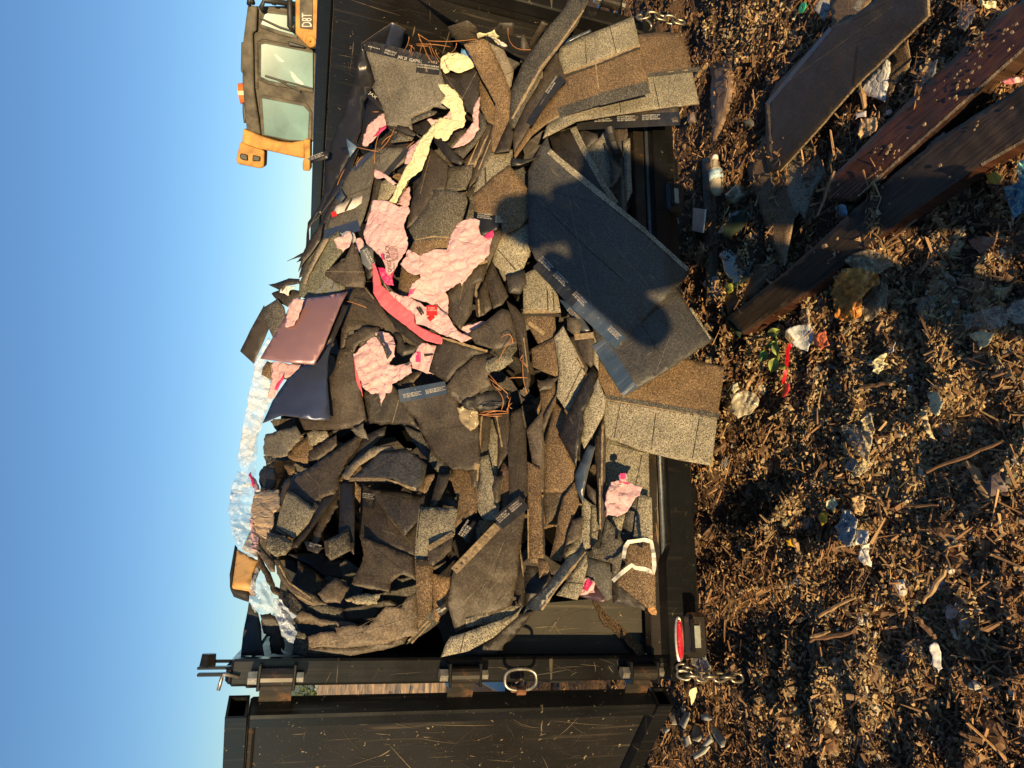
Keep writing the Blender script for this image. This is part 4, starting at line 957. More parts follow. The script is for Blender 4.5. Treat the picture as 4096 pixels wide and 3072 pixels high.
SH('E','brown shingle underside with a printed tar strip hanging at the fan edge','BK','720 1165 1280 1012 1800 940 1812 1082 1480 1097 1150 1102 860 1140 720 1180',8,base='hang',ang=-.1,lines=[(900,1092,1812,1048,54,'FL'),(620,1195,900,1050,12,'TE'),(900,1050,1480,975,9,'TE')],texts=[(DN,1060,1080,1215,1072,46,'WT'),(DN,1260,1073,1420,1066,46,'WT'),(DN,1480,1062,1640,1055,46,'WT')])
SH('E','dark brown scratched shingle leaf in front of the brown granule fan','BK','720 445 790 655 800 705 640 870 500 1090 345 1350 330 1190 430 960 560 740 640 560',17,base='hang',ang=.9,lines=[(780,690,640,850,34,'FL'),(640,850,480,1100,30,'FL')],texts=[('DO NOT REMOVE\nNO QUITAR',650,830,745,690,34,'WT')])
SH('E','narrow pale granule sliver between dark strips of the fan','GT','600 625 590 780 500 960 460 900 520 760',16.2,base='hang')
SH('E','brown pointed shingle scrap over the root of the fan','BK','300 1065 340 1175 305 1335 170 1355 225 1225',19,base='hang')
SH('E','pale granule shingle rounded over at the waist of the fan','GT','150 1340 335 1318 325 1480 230 1660 100 1659 -10 1700 15 1600 60 1500 90 1420',15,base='hang',bend=.05,lines=[(95,1659,90,1480,6,'LN'),(90,1480,160,1380,5,'TE'),(160,1380,300,1330,5,'TE')])
MS('E','black pleated plastic strip pulled tight around the waist of the fan','FLc','320 1395 420 1410 500 1400 580 1370 570 1390 480 1430 400 1460 320 1468',22)
# ============================ hanging black sheets over the sill (tile F/G)
SH('F','shaded granule shingle curved in front of the waist of the fan','GB','300 130 370 210 490 370 515 500 500 570 400 680 240 750 225 580 0 560 -20 400 150 240',17,base='hang',bend=.06)
SH('E','dark curled back sheet folded behind the big hanging sheet','BD','650 1200 870 1128 960 1310 1150 1640 1260 1810 1130 1790 900 1600 700 1350',10,base='hang',bend=.03,lines=[(868,1130,960,1320,26,'GT'),(960,1320,1140,1640,24,'GT'),(1140,1640,1250,1800,22,'GT')])
SH('F','largest black shingle back hanging over the sill with a silver tar strip','BB','470 180 560 0 640 -130 665 -20 900 225 1150 440 1500 725 1905 1077 1785 1215 1660 1340 1290 1740 1180 1640 860 1310 530 960 478 840 470 500',20,base='hang',bend=.05,sp=18,ang=.78,
   lines=[(655,10,780,120,22,'GT'),(780,120,1150,425,24,'GT'),(1150,425,1500,712,20,'GT'),(1500,712,1885,1060,16,'GT'),(560,990,900,1340,62,'FL'),(900,1340,1295,1712,62,'FB'),(620,500,940,820,3,'LN'),(940,820,1300,1140,3,'LN')],
   texts=[(DN,560,975,660,1075,56,'WT'),(DN,690,1110,790,1210,56,'WT'),(DN,860,1280,960,1385,50,'ST'),(DN,1170,1590,1265,1680,50,'ST')])
SH('G','second black shingle back overhanging the bumper below the largest sheet','BB','1780 -115 1900 75 2000 210 2115 350 1720 612 1405 805 1340 838 1200 620 1060 330 1040 240 1300 -40',16,base='hang',bend=.03,ang=-.55,lines=[(1095,370,1375,815,66,'FB'),(1480,220,1720,612,2.5,'LN'),(1905,70,2085,345,9,'GT')],texts=[])
SH('G','large shingle of brown and pale granules hanging lowest over the bumper','GB','1090 480 1340 600 1600 500 1880 520 2205 590 2190 760 2150 1000 2120 1250 2090 1465 1790 1410 1530 1350 1140 1210 1150 820 1090 700',11,base='hang',bend=.03,ang=.17,bands=[((1130,880),(2160,1050),'GT')],lines=[(1130,860,2160,1030,26,'GK'),(1150,880,2150,1050,5,'TE'),(1985,1050,1925,1400,3),(1600,1000,1560,1330,3),(1290,900,1230,1220,3)])
SH('G','pale granule shingle flat against the sill beside the pink bag','GT','1130 1200 1330 1290 1535 1340 1540 1500 1545 1800 1480 1760 1180 1690 1140 1500',6,base='hang',lines=[(1200,1270,1500,1350,3),(1480,1370,1420,1640,3)])
SH('G','slim navy lettered tar strip beside the silver strip','FB','740 -10 830 20 920 110 1025 275 950 295 860 155',14,base='hang',texts=[(DN,810,90,905,190,40,'ST')],ang=1)
SH('E','speckled pale granule piece in the shade behind the hanging sheets','GT','980 1310 1100 1225 1170 1130 1215 1150 1215 1370 1210 1660 1150 1640 1040 1480',4,base='hang')
TN('E','black torn hollow piece above the speckled pale granule piece','BD','920 1160 1080 1180 1090 1230 980 1320 930 1260',6,base='hang')
TN('E','dark brown torn shingle end on the bed edge by the ribbed hose','BK','1140 1230 1215 1370 1295 1510 1270 1570 1200 1680 1205 1500 1160 1330',7,base='hang')
SH('E','brown shingle back lying on the bed edge behind the ribbed hose','BK','1215 1135 1345 1130 1355 1200 1310 1330 1330 1659 1345 1900 1280 1900 1275 1600 1280 1400',3,base='hang')
SH('E','thin pale speckled scrap along the bed edge near the bumper','GT','1310 1240 1370 1220 1380 1500 1390 1700 1340 1800 1320 1600',4,base='hang')
# ribbed hose
def hose():
    m=MB(); P=[C+(d_hang(*px('E',x,y))-.10)*ray(*px('E',x,y)) for x,y in ((1192,1142),(1205,1200),(1225,1270),(1250,1340),(1262,1390))]
    P=[Vector(p) for p in P]; pts=[];rs=[]
    for i in range(4):
        for k in range(8): f=k/8; pts.append(P[i].lerp(P[i+1],f)); rs.append(.016 if k%2 else .0115)
    m.tube(pts,rs,12); tag(m.build('ribbed_hose','RB'),'short black ribbed hose end lying on the bed edge','hose')
hose()
# ============================ middle of the load (tile B)
MS('B','dark flashing edge strip sloping below the long black flashing','MS','440 -10 700 -30 560 230 350 590 300 700 305 850 270 870 290 640 440 420',6,lit=1)
SH('B','long grey dusty shingle bending over the load beside the right wall','BG','620 235 760 60 900 -30 885 170 830 440 775 620 740 700 430 785 480 600 540 430',11,bend=.04,ang=1.1,lines=[(420,765,745,665,44,'SB'),(860,20,700,175,16,'SB'),(600,420,830,335,2.5,'LN')])
SH('B','pale rounded sticker with a red corner on the long grey shingle','ST','540 495 620 455 775 402 765 470 705 512 505 582',13.5,name='sticker',cat='sticker',th=.001,lines=[(500,575,545,560,20,'RT'),(620,540,680,430,8,'LN')],t=.0,base='pile')
SH('B','small blue flap standing beside the pale rounded sticker','FB','535 420 575 335 620 412 575 470',15,t=.1)
SH('B','dark grey shingle with a black edge beside the yellow wrapper','BG','880 150 900 -20 1180 -20 1150 100 1000 210 1010 245 920 200',9,lines=[(1175,-10,980,215,22,'FL')],ang=2.4)
SH('B','dark shingle band running beside the long grey shingle','BD','830 440 880 180 940 270 900 440 810 620 780 640',8)
SH('B','grey green granule shingle under the yellow wrapper','GT','940 280 1010 245 1100 310 1060 360 1000 440 900 440',7,)
PP('B','small torn pink shred crossing the dark shingles near the yellow strip','PK','885 165 990 222 1085 300 1045 312 970 245 880 240',15,wr=.012)
PP('B','pale pink creased wrapper beside the lower end of the yellow strip','PK','1190 320 1190 480 1160 505 1075 480 1110 420',12)
SH('B','stack of black shingle edges fanned along the top of the right side','BD','700 0 640 240 560 470 420 760 330 960 270 1100 210 1130 270 900 340 760 520 430 620 130',8,j=2,stiff=.5)
TN('B','black pointed shingle spikes jutting out over the right wall','BD','105 982 250 905 330 750 420 640 400 800 330 900 250 1000 205 1075 230 980 190 992 235 940',12,j=1)
SH('B','grey green granule shingle above the purple metal sheet','GT_','400 820 560 715 600 900 500 1020 450 1090 540 1175 615 1190 620 1290 300 1325 210 1295 215 1170 300 1000',10,bend=.04,lines=[(525,1175,400,1300,50,'FBL')],texts=[('Owens',505,1235,530,1170,20,'BT')],ang=.8)
SH('B','pale rolled shingle edge left of the granule sheet and blue band','BL','395 830 430 780 480 780 300 1100 270 1190 240 1180',12,bend=.03)
CFp=PP('B','clear plastic wisp behind the small pink crumple','CF','570 730 640 715 700 735 715 800 690 830 600 800',14,cat='film',name='plastic_film',wr=.03)
PP('B','small crumpled pink wrapper beside the clear plastic wisp','PK','520 790 600 760 670 722 685 780 655 860 600 905 545 865',16,wr=.04)
PP('B','small pink fold between the dark leaf and the upright pink wrapper','PK','700 790 760 775 790 840 760 900 720 930',13)
SH('B','pointed dark brown shingle leaf between two pink wrappers','BK','690 818 760 965 800 1155 790 1215 620 1212 545 1165 440 1112 450 1072 620 960',17,bend=.04,ang=1.2,lines=[(450,1075,790,1080,2.5,'BL')])
SH('B','grey lettered tar strip bent in a ring beside the pink wrapper','FBL','750 880 800 840 870 870 870 1040 830 1060 770 1000',15,bend=.05,texts=[('DO NOT\nREMOVE',775,890,850,1030,44,'WT')])
SH('B','dark shingle fold inside the ring of lettered tar strip','BD','850 890 900 1000 880 1100 820 1150 790 1010 840 1050',14)
PP('B','crumpled pink wrapper printed ONYX BLACK with a barcode','PK','860 445 1000 450 1100 500 1170 488 1195 540 1155 625 1140 655 1168 800 1160 890 1060 1062 1000 1110 965 1000 870 885 800 800 785 720 820 600',20,wr=.018,
   texts=[('ONYX BLACK',1034,1080,1008,838,38,'BT'),('||||| ||| |||| || ||||| |||',1078,975,1062,850,48,'BT'),('Supreme',1060,1078,1056,1000,16,'BT')])
PP('B','bright magenta torn wrapper below the ONYX BLACK wrapper','HP','905 1035 990 1060 1060 1068 1040 1120 1050 1200 980 1192 930 1120',18,wr=.03)
PP('B','narrow magenta slit showing inside the ONYX BLACK wrapper','HP','920 895 960 925 970 985 945 960',23,name='wrapper_scrap',wr=.004)
SH('B','long dark brown shingle back beside the granule roll and yellow strip','BK','1372 -20 1530 120 1525 250 1500 350 1400 395 1290 600 1165 690 1190 540 1225 400 1315 165',16,ang=1.9,bend=.03)
SH('B','dark narrow edge strip over the long dark brown shingle back','BD','1411 -162 1671 103 1640 133 1551 103 1411 -67',18,base='pile')
SH('B','dark speckled granule square beside the layered shingle edges','GK2','1520 150 1755 130 1740 230 1690 345 1600 362 1500 352',14,bend=.03)
SH('B','dark granule shingle rolled in a barrel beside the large pink wrapper','GK2','1400 352 1560 345 1690 400 1705 450 1660 610 1570 860 1500 905 1290 945 1185 890 1230 800 1180 700 1290 560',18,bend=.09,bands=[((1190,815),(1560,775),'GB')],lines=[(1240,795,1400,765,6,'TE'),(1400,765,1540,775,6,'TE')])
SH('B','brown granule shingle below the folded pink wrappers','GB','1120 1020 1290 1120 1290 1140 1190 1280 1120 1300 1090 1230',12,bend=.04)
PP('B','large crumpled pink wrapper lit half in shadow in the middle of the load','PK','1740 598 1812 625 1810 720 1850 760 1925 762 1890 930 1800 1010 1650 1150 1500 1255 1400 1375 1340 1345 1250 1320 1170 1302 1205 1200 1290 1130 1280 930 1400 880 1520 885 1570 720 1610 660',24,wr=.032,lines=[])
PP('B','pink wrapper arm joining the ONYX BLACK wrapper and the large one','PK','1180 880 1290 935 1300 1100 1200 1090 1105 1010',21,wr=.02)
PP('B','magenta torn corner at the far end of the large pink wrapper','HP','1845 770 1930 710 1925 770 1880 785',25,name='wrapper_scrap',wr=.008)
PP('B','magenta sliver at the near corner of the large pink wrapper','HP','1175 1305 1190 1240 1270 1200 1220 1270',25,name='wrapper_scrap',wr=.006)
PP('B','torn pink shred hanging off the side of the large pink wrapper','PK','1700 1040 1780 1010 1740 1090 1650 1210 1635 1170',23,name='wrapper_scrap')
PP('B','long rose red wrapper strip curving below the pink wrappers','RD','865 990 905 1060 945 1200 1010 1262 1230 1448 1240 1540 1340 1590 1480 1660 1475 1718 1320 1682 1110 1522 935 1375 870 1265',21,wr=.008,j=1.5)
PP('B','crumpled pink wrapper with a red logo next to the rose strip','PK','960 1170 1010 1255 1200 1300 1340 1390 1440 1385 1530 1465 1620 1595 1745 1665 1650 1705 1500 1640 1340 1560 1245 1540 1232 1450 1010 1262',22.5,wr=.028,
   texts=[('OWENS\nCORNING',1350,1425,1430,1425,34,'WH')],lines=[(1340,1420,1435,1420,40,'RT'),(1365,1465,1395,1500,26,'RT'),(1255,1390,1300,1460,7,'BT'),(1275,1385,1315,1450,7,'BT')])
PP('B','folded pink wrapper between the large one and the logo wrapper','PK','1370 1340 1500 1250 1530 1290 1530 1460 1440 1400 1350 1380',20)
PP('B','pink wrapper tail by the dark brown torn shingle','PK','1640 1572 1760 1535 1855 1515 1800 1582 1740 1645 1690 1640',18)
SH('B','reddish brown double shingle back leaning beside the large pink wrapper','BK','1530 1260 1620 1160 1795 1000 1890 985 1840 1160 1770 1180 1735 1450 1640 1595 1520 1440',19,ang=1.2,lines=[(1700,1230,1620,1400,3,'LN'),(1880,985,1800,1010,8,'TE')])
SH('B','dark brown long shingle back curving below the pointed leaf','BK','620 1212 795 1215 870 1310 1000 1480 1240 1659 1330 1740 1200 1720 1060 1640 900 1560 760 1500 690 1420 640 1300',14,ang=.9,lines=[(800,1215,1000,1480,6,'LN'),(1000,1480,1200,1680,6,'LN'),(790,1215,900,1350,3,'TE')])
SH('B','black creased shingle roll beside the rose strip','BD','1000 1450 1110 1520 1330 1700 1340 1760 1250 1720 1060 1580',17,bend=.04)
TN('B','torn dark brown shingle crossing above the lower pink wrapper','BK','700 1640 790 1550 920 1580 900 1659 860 1700 760 1740 650 1659',13)
# metal sheets, top of load (tile C)
MS('C','dark flat panel poking out at the crest beyond the purple sheet','BDm','124 44 166 254 33 564 -88 453 0 270',6,t=.02)
SH('C','dark granule shingle rolled into a hoop at the crest','GK','130 60 240 -10 300 60 320 160 260 260 200 330 165 250 120 160',8,bend=.07)
TN('B','black shingle flap raised at the crest beside a white scrap','BD','0 1180 120 1135 215 1140 210 1180 100 1200 60 1250 -60 1190',9,j=1)
PP('B','white crumpled scrap tucked at the crest near the black flap','WH','50 1230 100 1200 185 1205 130 1240 120 1290 40 1260',10,name='wrapper_scrap')
SH('C','clump of dark shingle scrap between the hoop and purple sheet','BD','190 -60 300 -100 460 -80 440 0 330 60 250 20',7)
MS('C','large dark metal flashing coloured with blue sky reflection curving below the purple sheet','MSb','735 360 690 500 682 700 712 1062 560 1062 420 1035 290 1018 110 1090 200 890 330 700 460 580 560 560 650 420',19,bend=.06,lit=1,tilt=(.03,-.04))
MS('C','black metal flashing edge standing between the two metal sheets','MS','870 45 735 365 690 380 570 575 540 570 700 250 800 40',21,lit=1)
MS('C','smooth bronze metal flashing sheet with a purple reflection in its colour at the crest of the load','MP','866 -77 830 -10 795 60 725 230 650 425 565 572 330 552 90 518 300 160 360 40 500 -20 700 -40',25,bend=.05,tilt=(.02,-.05))
PP('C','crumpled pink wrapper resting on the purple metal sheet','PK','400 -20 478 0 445 100 390 222 312 240 330 130 340 40',28,wr=.02)
PP('C','pink wrapper with printed triangle under the lower edge of the purple sheet','PK','200 550 450 570 400 660 290 700 250 780 200 872 155 860 190 720 190 640',18)
PP('C','dark magenta fold in the wrapper under the purple sheet','HP','275 690 300 640 300 700 235 800 215 790',19.5,name='wrapper_scrap',wr=.004)
SH('C','small brown granule end beside the pink wrapper at the crest','GB','150 540 205 560 190 710 100 660 110 600',15)
SH('C','tall dark brown shingle back standing below the blue flashing','BK','790 440 945 400 920 470 985 800 1032 1072 940 1130 760 1148 480 1150 430 1040 700 1060 690 700 750 600',13,bend=.03,ang=.2)
TN('C','broad dark brown torn shingle beside the metal sheets','BK','870 30 1100 -20 1350 170 1510 385 1400 360 1290 300 1240 300 1145 250 1060 240 990 250 870 270 850 380 795 470 820 230',12,j=2.5,lines=[(1100,0,1500,385,10,'LN'),(1240,190,1480,370,5,'BL')])
TN('C','torn brown shingle tab over the top of the lower pink wrapper','BK','835 340 1000 240 1145 250 1130 285 960 390 920 465 845 400',17)
SH('C','thin pale shingle edge over the tall dark brown shingle','BL','800 450 945 405 940 440 800 490',15,)
PP('C','crumpled pink wrapper coiled open below the torn brown tab','PK','1150 275 1245 312 1288 400 1282 500 1232 572 1300 580 1425 555 1432 640 1255 742 1250 812 1200 822 1158 940 1150 812 1070 832 990 762 960 700 935 600 912 480 1000 400 1110 290',20,wr=.034)
TN('C','granule shred lying across the coiled pink wrapper','GK','1095 320 1150 280 1170 360 1240 480 1215 525 1180 430',24)
PP('C','dark rose edge of wrapper showing beside the tall brown shingle','RD','912 470 945 600 990 790 1000 860 950 740',17,name='wrapper_scrap',wr=.01)
PP('C','pink wrapper with a magenta patch and black print by the square brown shingle','PK','1450 470 1520 380 1645 400 1625 660 1560 650 1430 600 1415 520',19,lines=[(1465,505,1510,505,40,'HP'),(1540,490,1620,480,8,'BT')])
TN('C','dark shingle shreds between the coiled pink wrapper and rose strip','BD','1270 290 1320 290 1370 400 1470 390 1500 340 1640 380 1500 430 1440 470 1350 500 1290 460',14)
SH('C','dark brown shingle corner pointing below the coiled pink wrapper','BK','1295 742 1430 640 1525 630 1405 780',14,ang=.6,lines=[(1500,660,1400,775,3,'TE')])
SH('C','square dark brown shingle back with a pale upper edge','BK','1690 330 1830 370 2130 462 1980 490 1830 625 1740 725 1620 655 1580 632 1640 430',20,ang=.3,lines=[(1700,335,2100,455,9,'TE')],bend=.02)
TN('C','dark brown sheet behind the coiled wrapper tail','BD','1040 760 1260 740 1400 960 1510 1165 1360 1110 1110 1092 1030 1105 1005 830',9,lines=[(1345,780,1260,1090,2.5,'BL')])
TN('C','large dark shingle back printed along its upper edge','BK','1258 828 1500 785 1738 750 1870 950 2022 1110 2032 1450 1960 1500 1795 1505 1600 1332 1532 1190 1500 1150 1460 1040 1370 970 1330 900',18,j=4,ang=.9,lines=[(1320,850,1735,775,52,'FB'),(1540,1158,1920,1112,2.5,'LN'),(1980,1470,2030,1480,26,'TE')],texts=[(DN,1360,868,1520,838,36,'ST'),(DN,1560,832,1730,795,36,'ST')])
TN('C','rough crumpled dark shingle heap beside the printed shingle','BK','1830 625 1985 490 2130 470 2212 560 2100 670 2140 760 2000 840 1900 960 1760 850 1740 752',22,wr=.012,lines=[])
TN('C','pale granule scrap on the crumpled dark heap','GT','2090 540 2212 500 2310 480 2330 540 2200 620 2095 640',24,j=4)
TN('C','dark crumpled shingle tongue overhanging the clear plastic scrap','BD','1870 900 2000 840 2110 800 2320 790 2260 930 2100 990 1960 970 1880 960',22,wr=.02)
PP('C','crumpled clear plastic scrap on the printed shingle corner','DF','1830 950 1880 935 2020 990 2012 1112 1950 1160 1865 1075',22,cat='film',name='plastic_film',wr=.03)
TN('C','dark shaded shingle sheet below the torn edge of the printed shingle','GK','1370 1120 1520 1170 1600 1335 1780 1500 1770 1600 1640 1500 1560 1400 1430 1250',10)
TN('C','small grey torn scrap beside the tall dark brown shingle','BG','890 1150 1000 1092 1052 1240 980 1222',15,ang=1)
TN('C','flat grey brown shingle plate at the crest below the blue flashing','BG','135 1190 260 1150 400 1110 470 1205 330 1370 200 1392 120 1365',14,bend=.02,lines=[(240,1170,370,1310,2.5,'BL')],ang=.5)
TN('C','brown granule patch between the grey plate and the dark diagonal sheet','GB','330 1380 480 1222 560 1150 680 1160 700 1210 560 1320 510 1440 400 1420',9,bands=[((480,1180),(640,1350),'GT')] if 0 else [])
TN('C','pale granule chip by the grey torn scrap','GT','500 1180 560 1145 680 1160 690 1230 600 1260 540 1290',10.5)
TN('C','narrow brown shingle leaf above the dark diagonal sheet','BK','515 1345 640 1265 762 1192 772 1280 620 1400 505 1435',14,bend=.03)
TN('C','small brown granule scrap in the dark hollow of the crest','GB','298 1465 360 1432 412 1500 350 1562',8)
SH('C','brown granule column end at the crest near the magenta shred','GB','112 1500 210 1420 242 1560 232 1690 120 1690',9)
TN('C','long dark brown shingle sheet running diagonally from the crest','BK','265 1650 420 1540 620 1420 820 1275 950 1200 1000 1215 870 1400 790 1560 760 1700 560 1790 350 1700',13,bend=.04,ang=-.6)
SH('C','dark curved shingle edge behind the pale curled strip','BD','870 1400 960 1240 1060 1180 1210 1110 1190 1200 1090 1290 960 1400 850 1520 800 1560',9)
SH('C','glossy curled black shingle back with a bright lower rim','BBg','870 1592 1010 1480 1150 1345 1260 1325 1380 1308 1565 1452 1540 1610 1475 1690 1370 1640 1260 1580',20,bend=.05,ang=.3,lines=[(880,1588,1200,1588,14,'TE'),(1200,1588,1300,1615,10,'TE'),(1300,1615,1460,1685,8,'TE')])
SH('C','pale curled shingle strip behind the glossy curled sheet','BL','808 1545 900 1440 1080 1300 1245 1282 1282 1322 1150 1345 960 1470 870 1590 830 1580',17,bend=.04)
# plastic film along the crest
PP('D','large sheet of clear plastic film billowing over the crest','CF','110 -40 205 -10 262 160 245 370 252 560 292 752 200 720 115 640 60 500 22 320 60 110',12,cat='film',name='plastic_film',wr=.05,stiff=.6)
PP('C','clear plastic film trailing along the crest below the dark panel','CF','170 330 180 470 130 545 175 720 165 890 95 940 5 990 -20 900 40 600 50 500 110 420',10,cat='film',name='plastic_film',wr=.04)
PP('C','white frosted plastic film end sagging at the crest','CF','-10 1010 60 1050 105 1110 60 1180 35 1290 30 1400 -60 1500 -100 1300 -60 1100',12,cat='film',name='plastic_film',wr=.04)
PP('C','long backing fold of clear film linking the crest pieces','CF','150 400 200 560 195 900 120 1010 80 1150 50 1500 30 1659 -60 1659 -110 1400 -50 1050 0 900 40 560 90 440',5,cat='film',name='plastic_film',wr=.035)
PP('D','tan paper sheet lying against the clear film at the crest','TP','260 148 480 128 490 282 432 330 430 440 368 562 270 505 228 310',17,wr=.012)
PP('D','magenta shred at the crest beside the clear film','HP','205 0 230 -30 262 60 245 110',14,name='wrapper_scrap')
PP('D','pale pink shred between the film and the black crest scraps','PK','245 0 300 90 330 150 260 150 240 100',13,name='wrapper_scrap')
PP('D','long pink shred along the lower edge of the film','PK','215 395 245 365 270 520 320 580 270 640 320 700 230 660 240 560',14,name='wrapper_scrap',wr=.03)
PP('D','bluish plastic film bag end draped down by the left post','BF','270 785 360 925 425 1095 500 1100 560 1180 642 1245 600 1300 642 1390 605 1492 500 1425 470 1300 440 1200 330 1228 260 1218 208 1115 232 930',16,cat='film',name='plastic_film',wr=.04)
# timber with dark rounded cover
SH('D','dark curved rubber cover wrapped round the end of the pine board','RBs','88 615 108 640 72 900 62 990 210 1030 205 1092 150 1075 70 1045 42 985 40 880 62 760',9,j=0,cat='rubber cover',name='rubber_cover',th=.02)
SH('D','bright sawn pine board end showing at the crest','WPs','108 655 200 705 292 755 262 820 240 870 235 1012 62 990 75 900',10,cat='board',name='pine_board',th=.035,t=.01)
SH('D','flat dark grey panel behind the left post at the crest','MSg','212 1125 290 1225 315 1330 322 1475 345 1600 140 1600 160 1400',4,base='pile')
TN('D','hanging black scraps in front of the dark grey panel','BD','310 1235 400 1220 450 1255 510 1330 530 1500 510 1590 400 1590 400 1430 340 1400',9)
PP('D','white torn paper star behind the left post','WH','495 1530 530 1560 580 1588 520 1590 500 1560',12,name='wrapper_scrap')
TN('D','blue grey scraps beneath the draped plastic film','GK','480 1150 560 1190 690 1170 700 1240 600 1260 640 1380 560 1400 480 1260',9)
# ============================ left part (tile D)
TN('D','dark ridge of torn scraps along the crest above the film','BD','330 -60 440 -40 450 80 400 130 330 130 300 60',11)
SH('D','pale granule shingle square tilted near the tan paper','GT','548 120 640 180 800 300 742 420 612 562 520 520 448 480 492 290 500 200',16,bend=.03,lines=[(460,470,600,560,6,'LN')])
SH('D','dark brown bent edge over the tilted granule square','BK','480 200 520 60 575 20 580 60 545 130 495 290',17)
TN('D','small dark speckled granule block below the tilted granule square','GT2','368 502 470 530 592 572 585 650 540 700 440 712 362 640',17,j=2)
SH('D','dark shingle strip slanting past the granule square','BD','820 290 860 200 960 90 1000 60 1005 160 900 300 640 640 590 640 600 580 750 420',13,bend=.03,ang=2.2)
SH('D','tall dark glossy shingle column beside the big brown panel','BDg','1012 55 1148 60 1150 400 1142 705 1080 655 1005 505 1015 300',15,bend=.04,ang=1.5)
TN('D','brown torn shards twisted beside the tall dark column','BK','860 200 990 110 1000 280 960 330 900 420 820 600 770 610 850 290',12)
TN('D','black torn scrap with white lettering in the central hollow','FLt','700 590 800 610 875 642 820 690 720 640',14,texts=[('DO NOT REM\nNO Q',745,632,845,658,36,'WT')])
SH('D','speckled curved granule scrap under the tall dark column','GK2','890 580 1010 520 1095 465 1115 660 1020 710 935 752 890 700',17,bend=.05,lines=[(890,585,905,700,14,'LN')])
SH('D','upper half of the big scratched brown shingle panel','BK','1205 60 1345 150 1600 520 1715 400 1712 560 1675 712 1600 690 1188 545 1200 250',10,ang=.3,t=.02,lines=[(1200,212,1330,232,60,'FL')],texts=[(DN,1210,200,1320,218,46,'WT')])
TN('D','lower half of the big scratched brown shingle panel','BK','1188 535 1670 712 1690 930 1560 880 1465 955 1470 1045 1300 1010 1160 980 1120 960 1200 790 1225 690',11,j=3,ang=.3,t=.02)
TN('D','dark triangular shingle pointing down across the big brown panel','BD','1290 120 1500 130 1770 180 1745 370 1590 535 1450 370 1360 250',15,j=2,ang=1.1)
TN('D','rumpled shingle lumps at the lower corner of the glossy curled sheet','GB','1715 80 1770 10 1850 -10 1800 120 1760 160 1700 130',17)
SH('D','dark narrow shingle leaning between the lumps and the pale granule tab','BD','1890 -20 1995 -20 1960 100 1870 270 1810 280 1850 120',14)
SH('D','pale granule tab on top of the brown granule column','GT','1718 285 1890 284 2062 290 2045 400 2032 525 1815 612 1792 745 1680 742 1686 560',17,bend=.02,lines=[(1730,290,1700,560,4)])
SH('D','narrow brown granule shingle column standing beside the dusty torn back','GB','1678 745 1835 750 1840 900 1832 1180 1702 1372 1694 1000',16,t=.02,lines=[(1690,790,1830,780,18,'LN')])
SH('D','orange brown granule shingle in front of the brown column','GBo','1828 870 1992 900 1985 1000 1940 1080 1962 1152 1880 1300 1850 1280 1838 1000',15)
SH('D','folded shingle back with a pale rolled edge beside the granule tab','BK','1790 650 1900 600 2022 500 2010 650 1925 740 1845 800 1800 780',20,bend=.03,lines=[(1795,655,2018,520,22,'TE')])
TN('D','deep brown triangular hollow piece by the granule tab','BD','1880 260 1960 120 2060 240 2062 290',10)
SH('D','curved dark granule scraps packed under the orange brown shingle','GK','1760 1230 1870 1160 1900 1300 1800 1380 1640 1480 1600 1500 1700 1360',13,bend=.03,lines=[(1620,1470,1800,1290,7,'TE'),(1650,1490,1820,1310,6,'TE')])
TN('D','black lettered tar scrap below the orange brown granule shingle','FLt','1860 1190 1950 1120 1980 1190 1905 1250',17,texts=[('SAV\nQUITAR',1885,1225,1960,1185,40,'WT')])
TN('D','broad dusty brown torn shingle back beside the left post','BL2','735 1430 850 1390 960 1380 985 1410 970 1350 1100 1330 1275 1332 1420 1160 1460 1165 1562 1172 1600 1100 1692 1038 1712 1400 1560 1450 1420 1492 1100 1525 740 1522',17,j=3,ang=-.35,lines=[(760,1530,1700,1250,3.5,'BL')],t=.02)
SH('D','curved brown shingle layer under the broad dusty torn back','BK','740 1518 1400 1470 1640 1390 1590 1490 1400 1550 1100 1602 745 1602',14,t=.02)
TN('D','jagged brown crest of the torn back near the blue film','BL2','610 1250 682 1203 760 1230 845 1280 1060 1300 1268 1322 980 1350 970 1372 820 1330 680 1312 630 1300',15)
SH('D','dark granule strip curving above the jagged brown crest','GK','690 1160 860 1150 1040 1180 1052 1272 850 1240 740 1215',12,bend=.03)
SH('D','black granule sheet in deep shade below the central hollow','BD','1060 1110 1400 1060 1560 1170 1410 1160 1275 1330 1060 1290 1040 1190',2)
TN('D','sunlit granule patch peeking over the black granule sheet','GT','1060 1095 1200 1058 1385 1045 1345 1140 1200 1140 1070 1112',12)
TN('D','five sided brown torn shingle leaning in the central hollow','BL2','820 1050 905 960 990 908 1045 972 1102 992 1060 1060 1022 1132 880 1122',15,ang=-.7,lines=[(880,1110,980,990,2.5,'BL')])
SH('D','sunken sheet coloured dark as shade in the central hollow','BD','640 750 820 860 920 960 820 1050 740 1060 640 980',-8,lines=[])
SH('D','shingle sheet coloured black as shade deep in the hollow beside the tall column','BD','560 700 880 690 900 740 1130 760 1120 960 1000 900 900 900 700 760',-14,t=.03)  # both sunk sheets are coloured dark to deepen the shade of the hollow
TN('D','layered torn shingle edges fanned above the blue film','BK','450 740 490 760 520 860 580 960 700 1020 800 1062 905 1148 780 1160 640 1090 560 1010 490 930 455 830',15,j=4,lines=[(480,800,560,950,7,'TE'),(560,950,760,1090,7,'TE'),(620,1060,780,1140,6,'TE'),(500,790,600,940,5,'LN')])
SH('D','grey brown shingle strip bordering the tan paper and pink shred','BL2','290 560 330 640 440 762 442 855 400 850 350 770 290 690',14)
TN('D','dusty granule scraps stepping down to the blue film','GB','290 700 350 780 400 860 440 960 470 1060 420 1040 380 960 330 860 285 780',13)
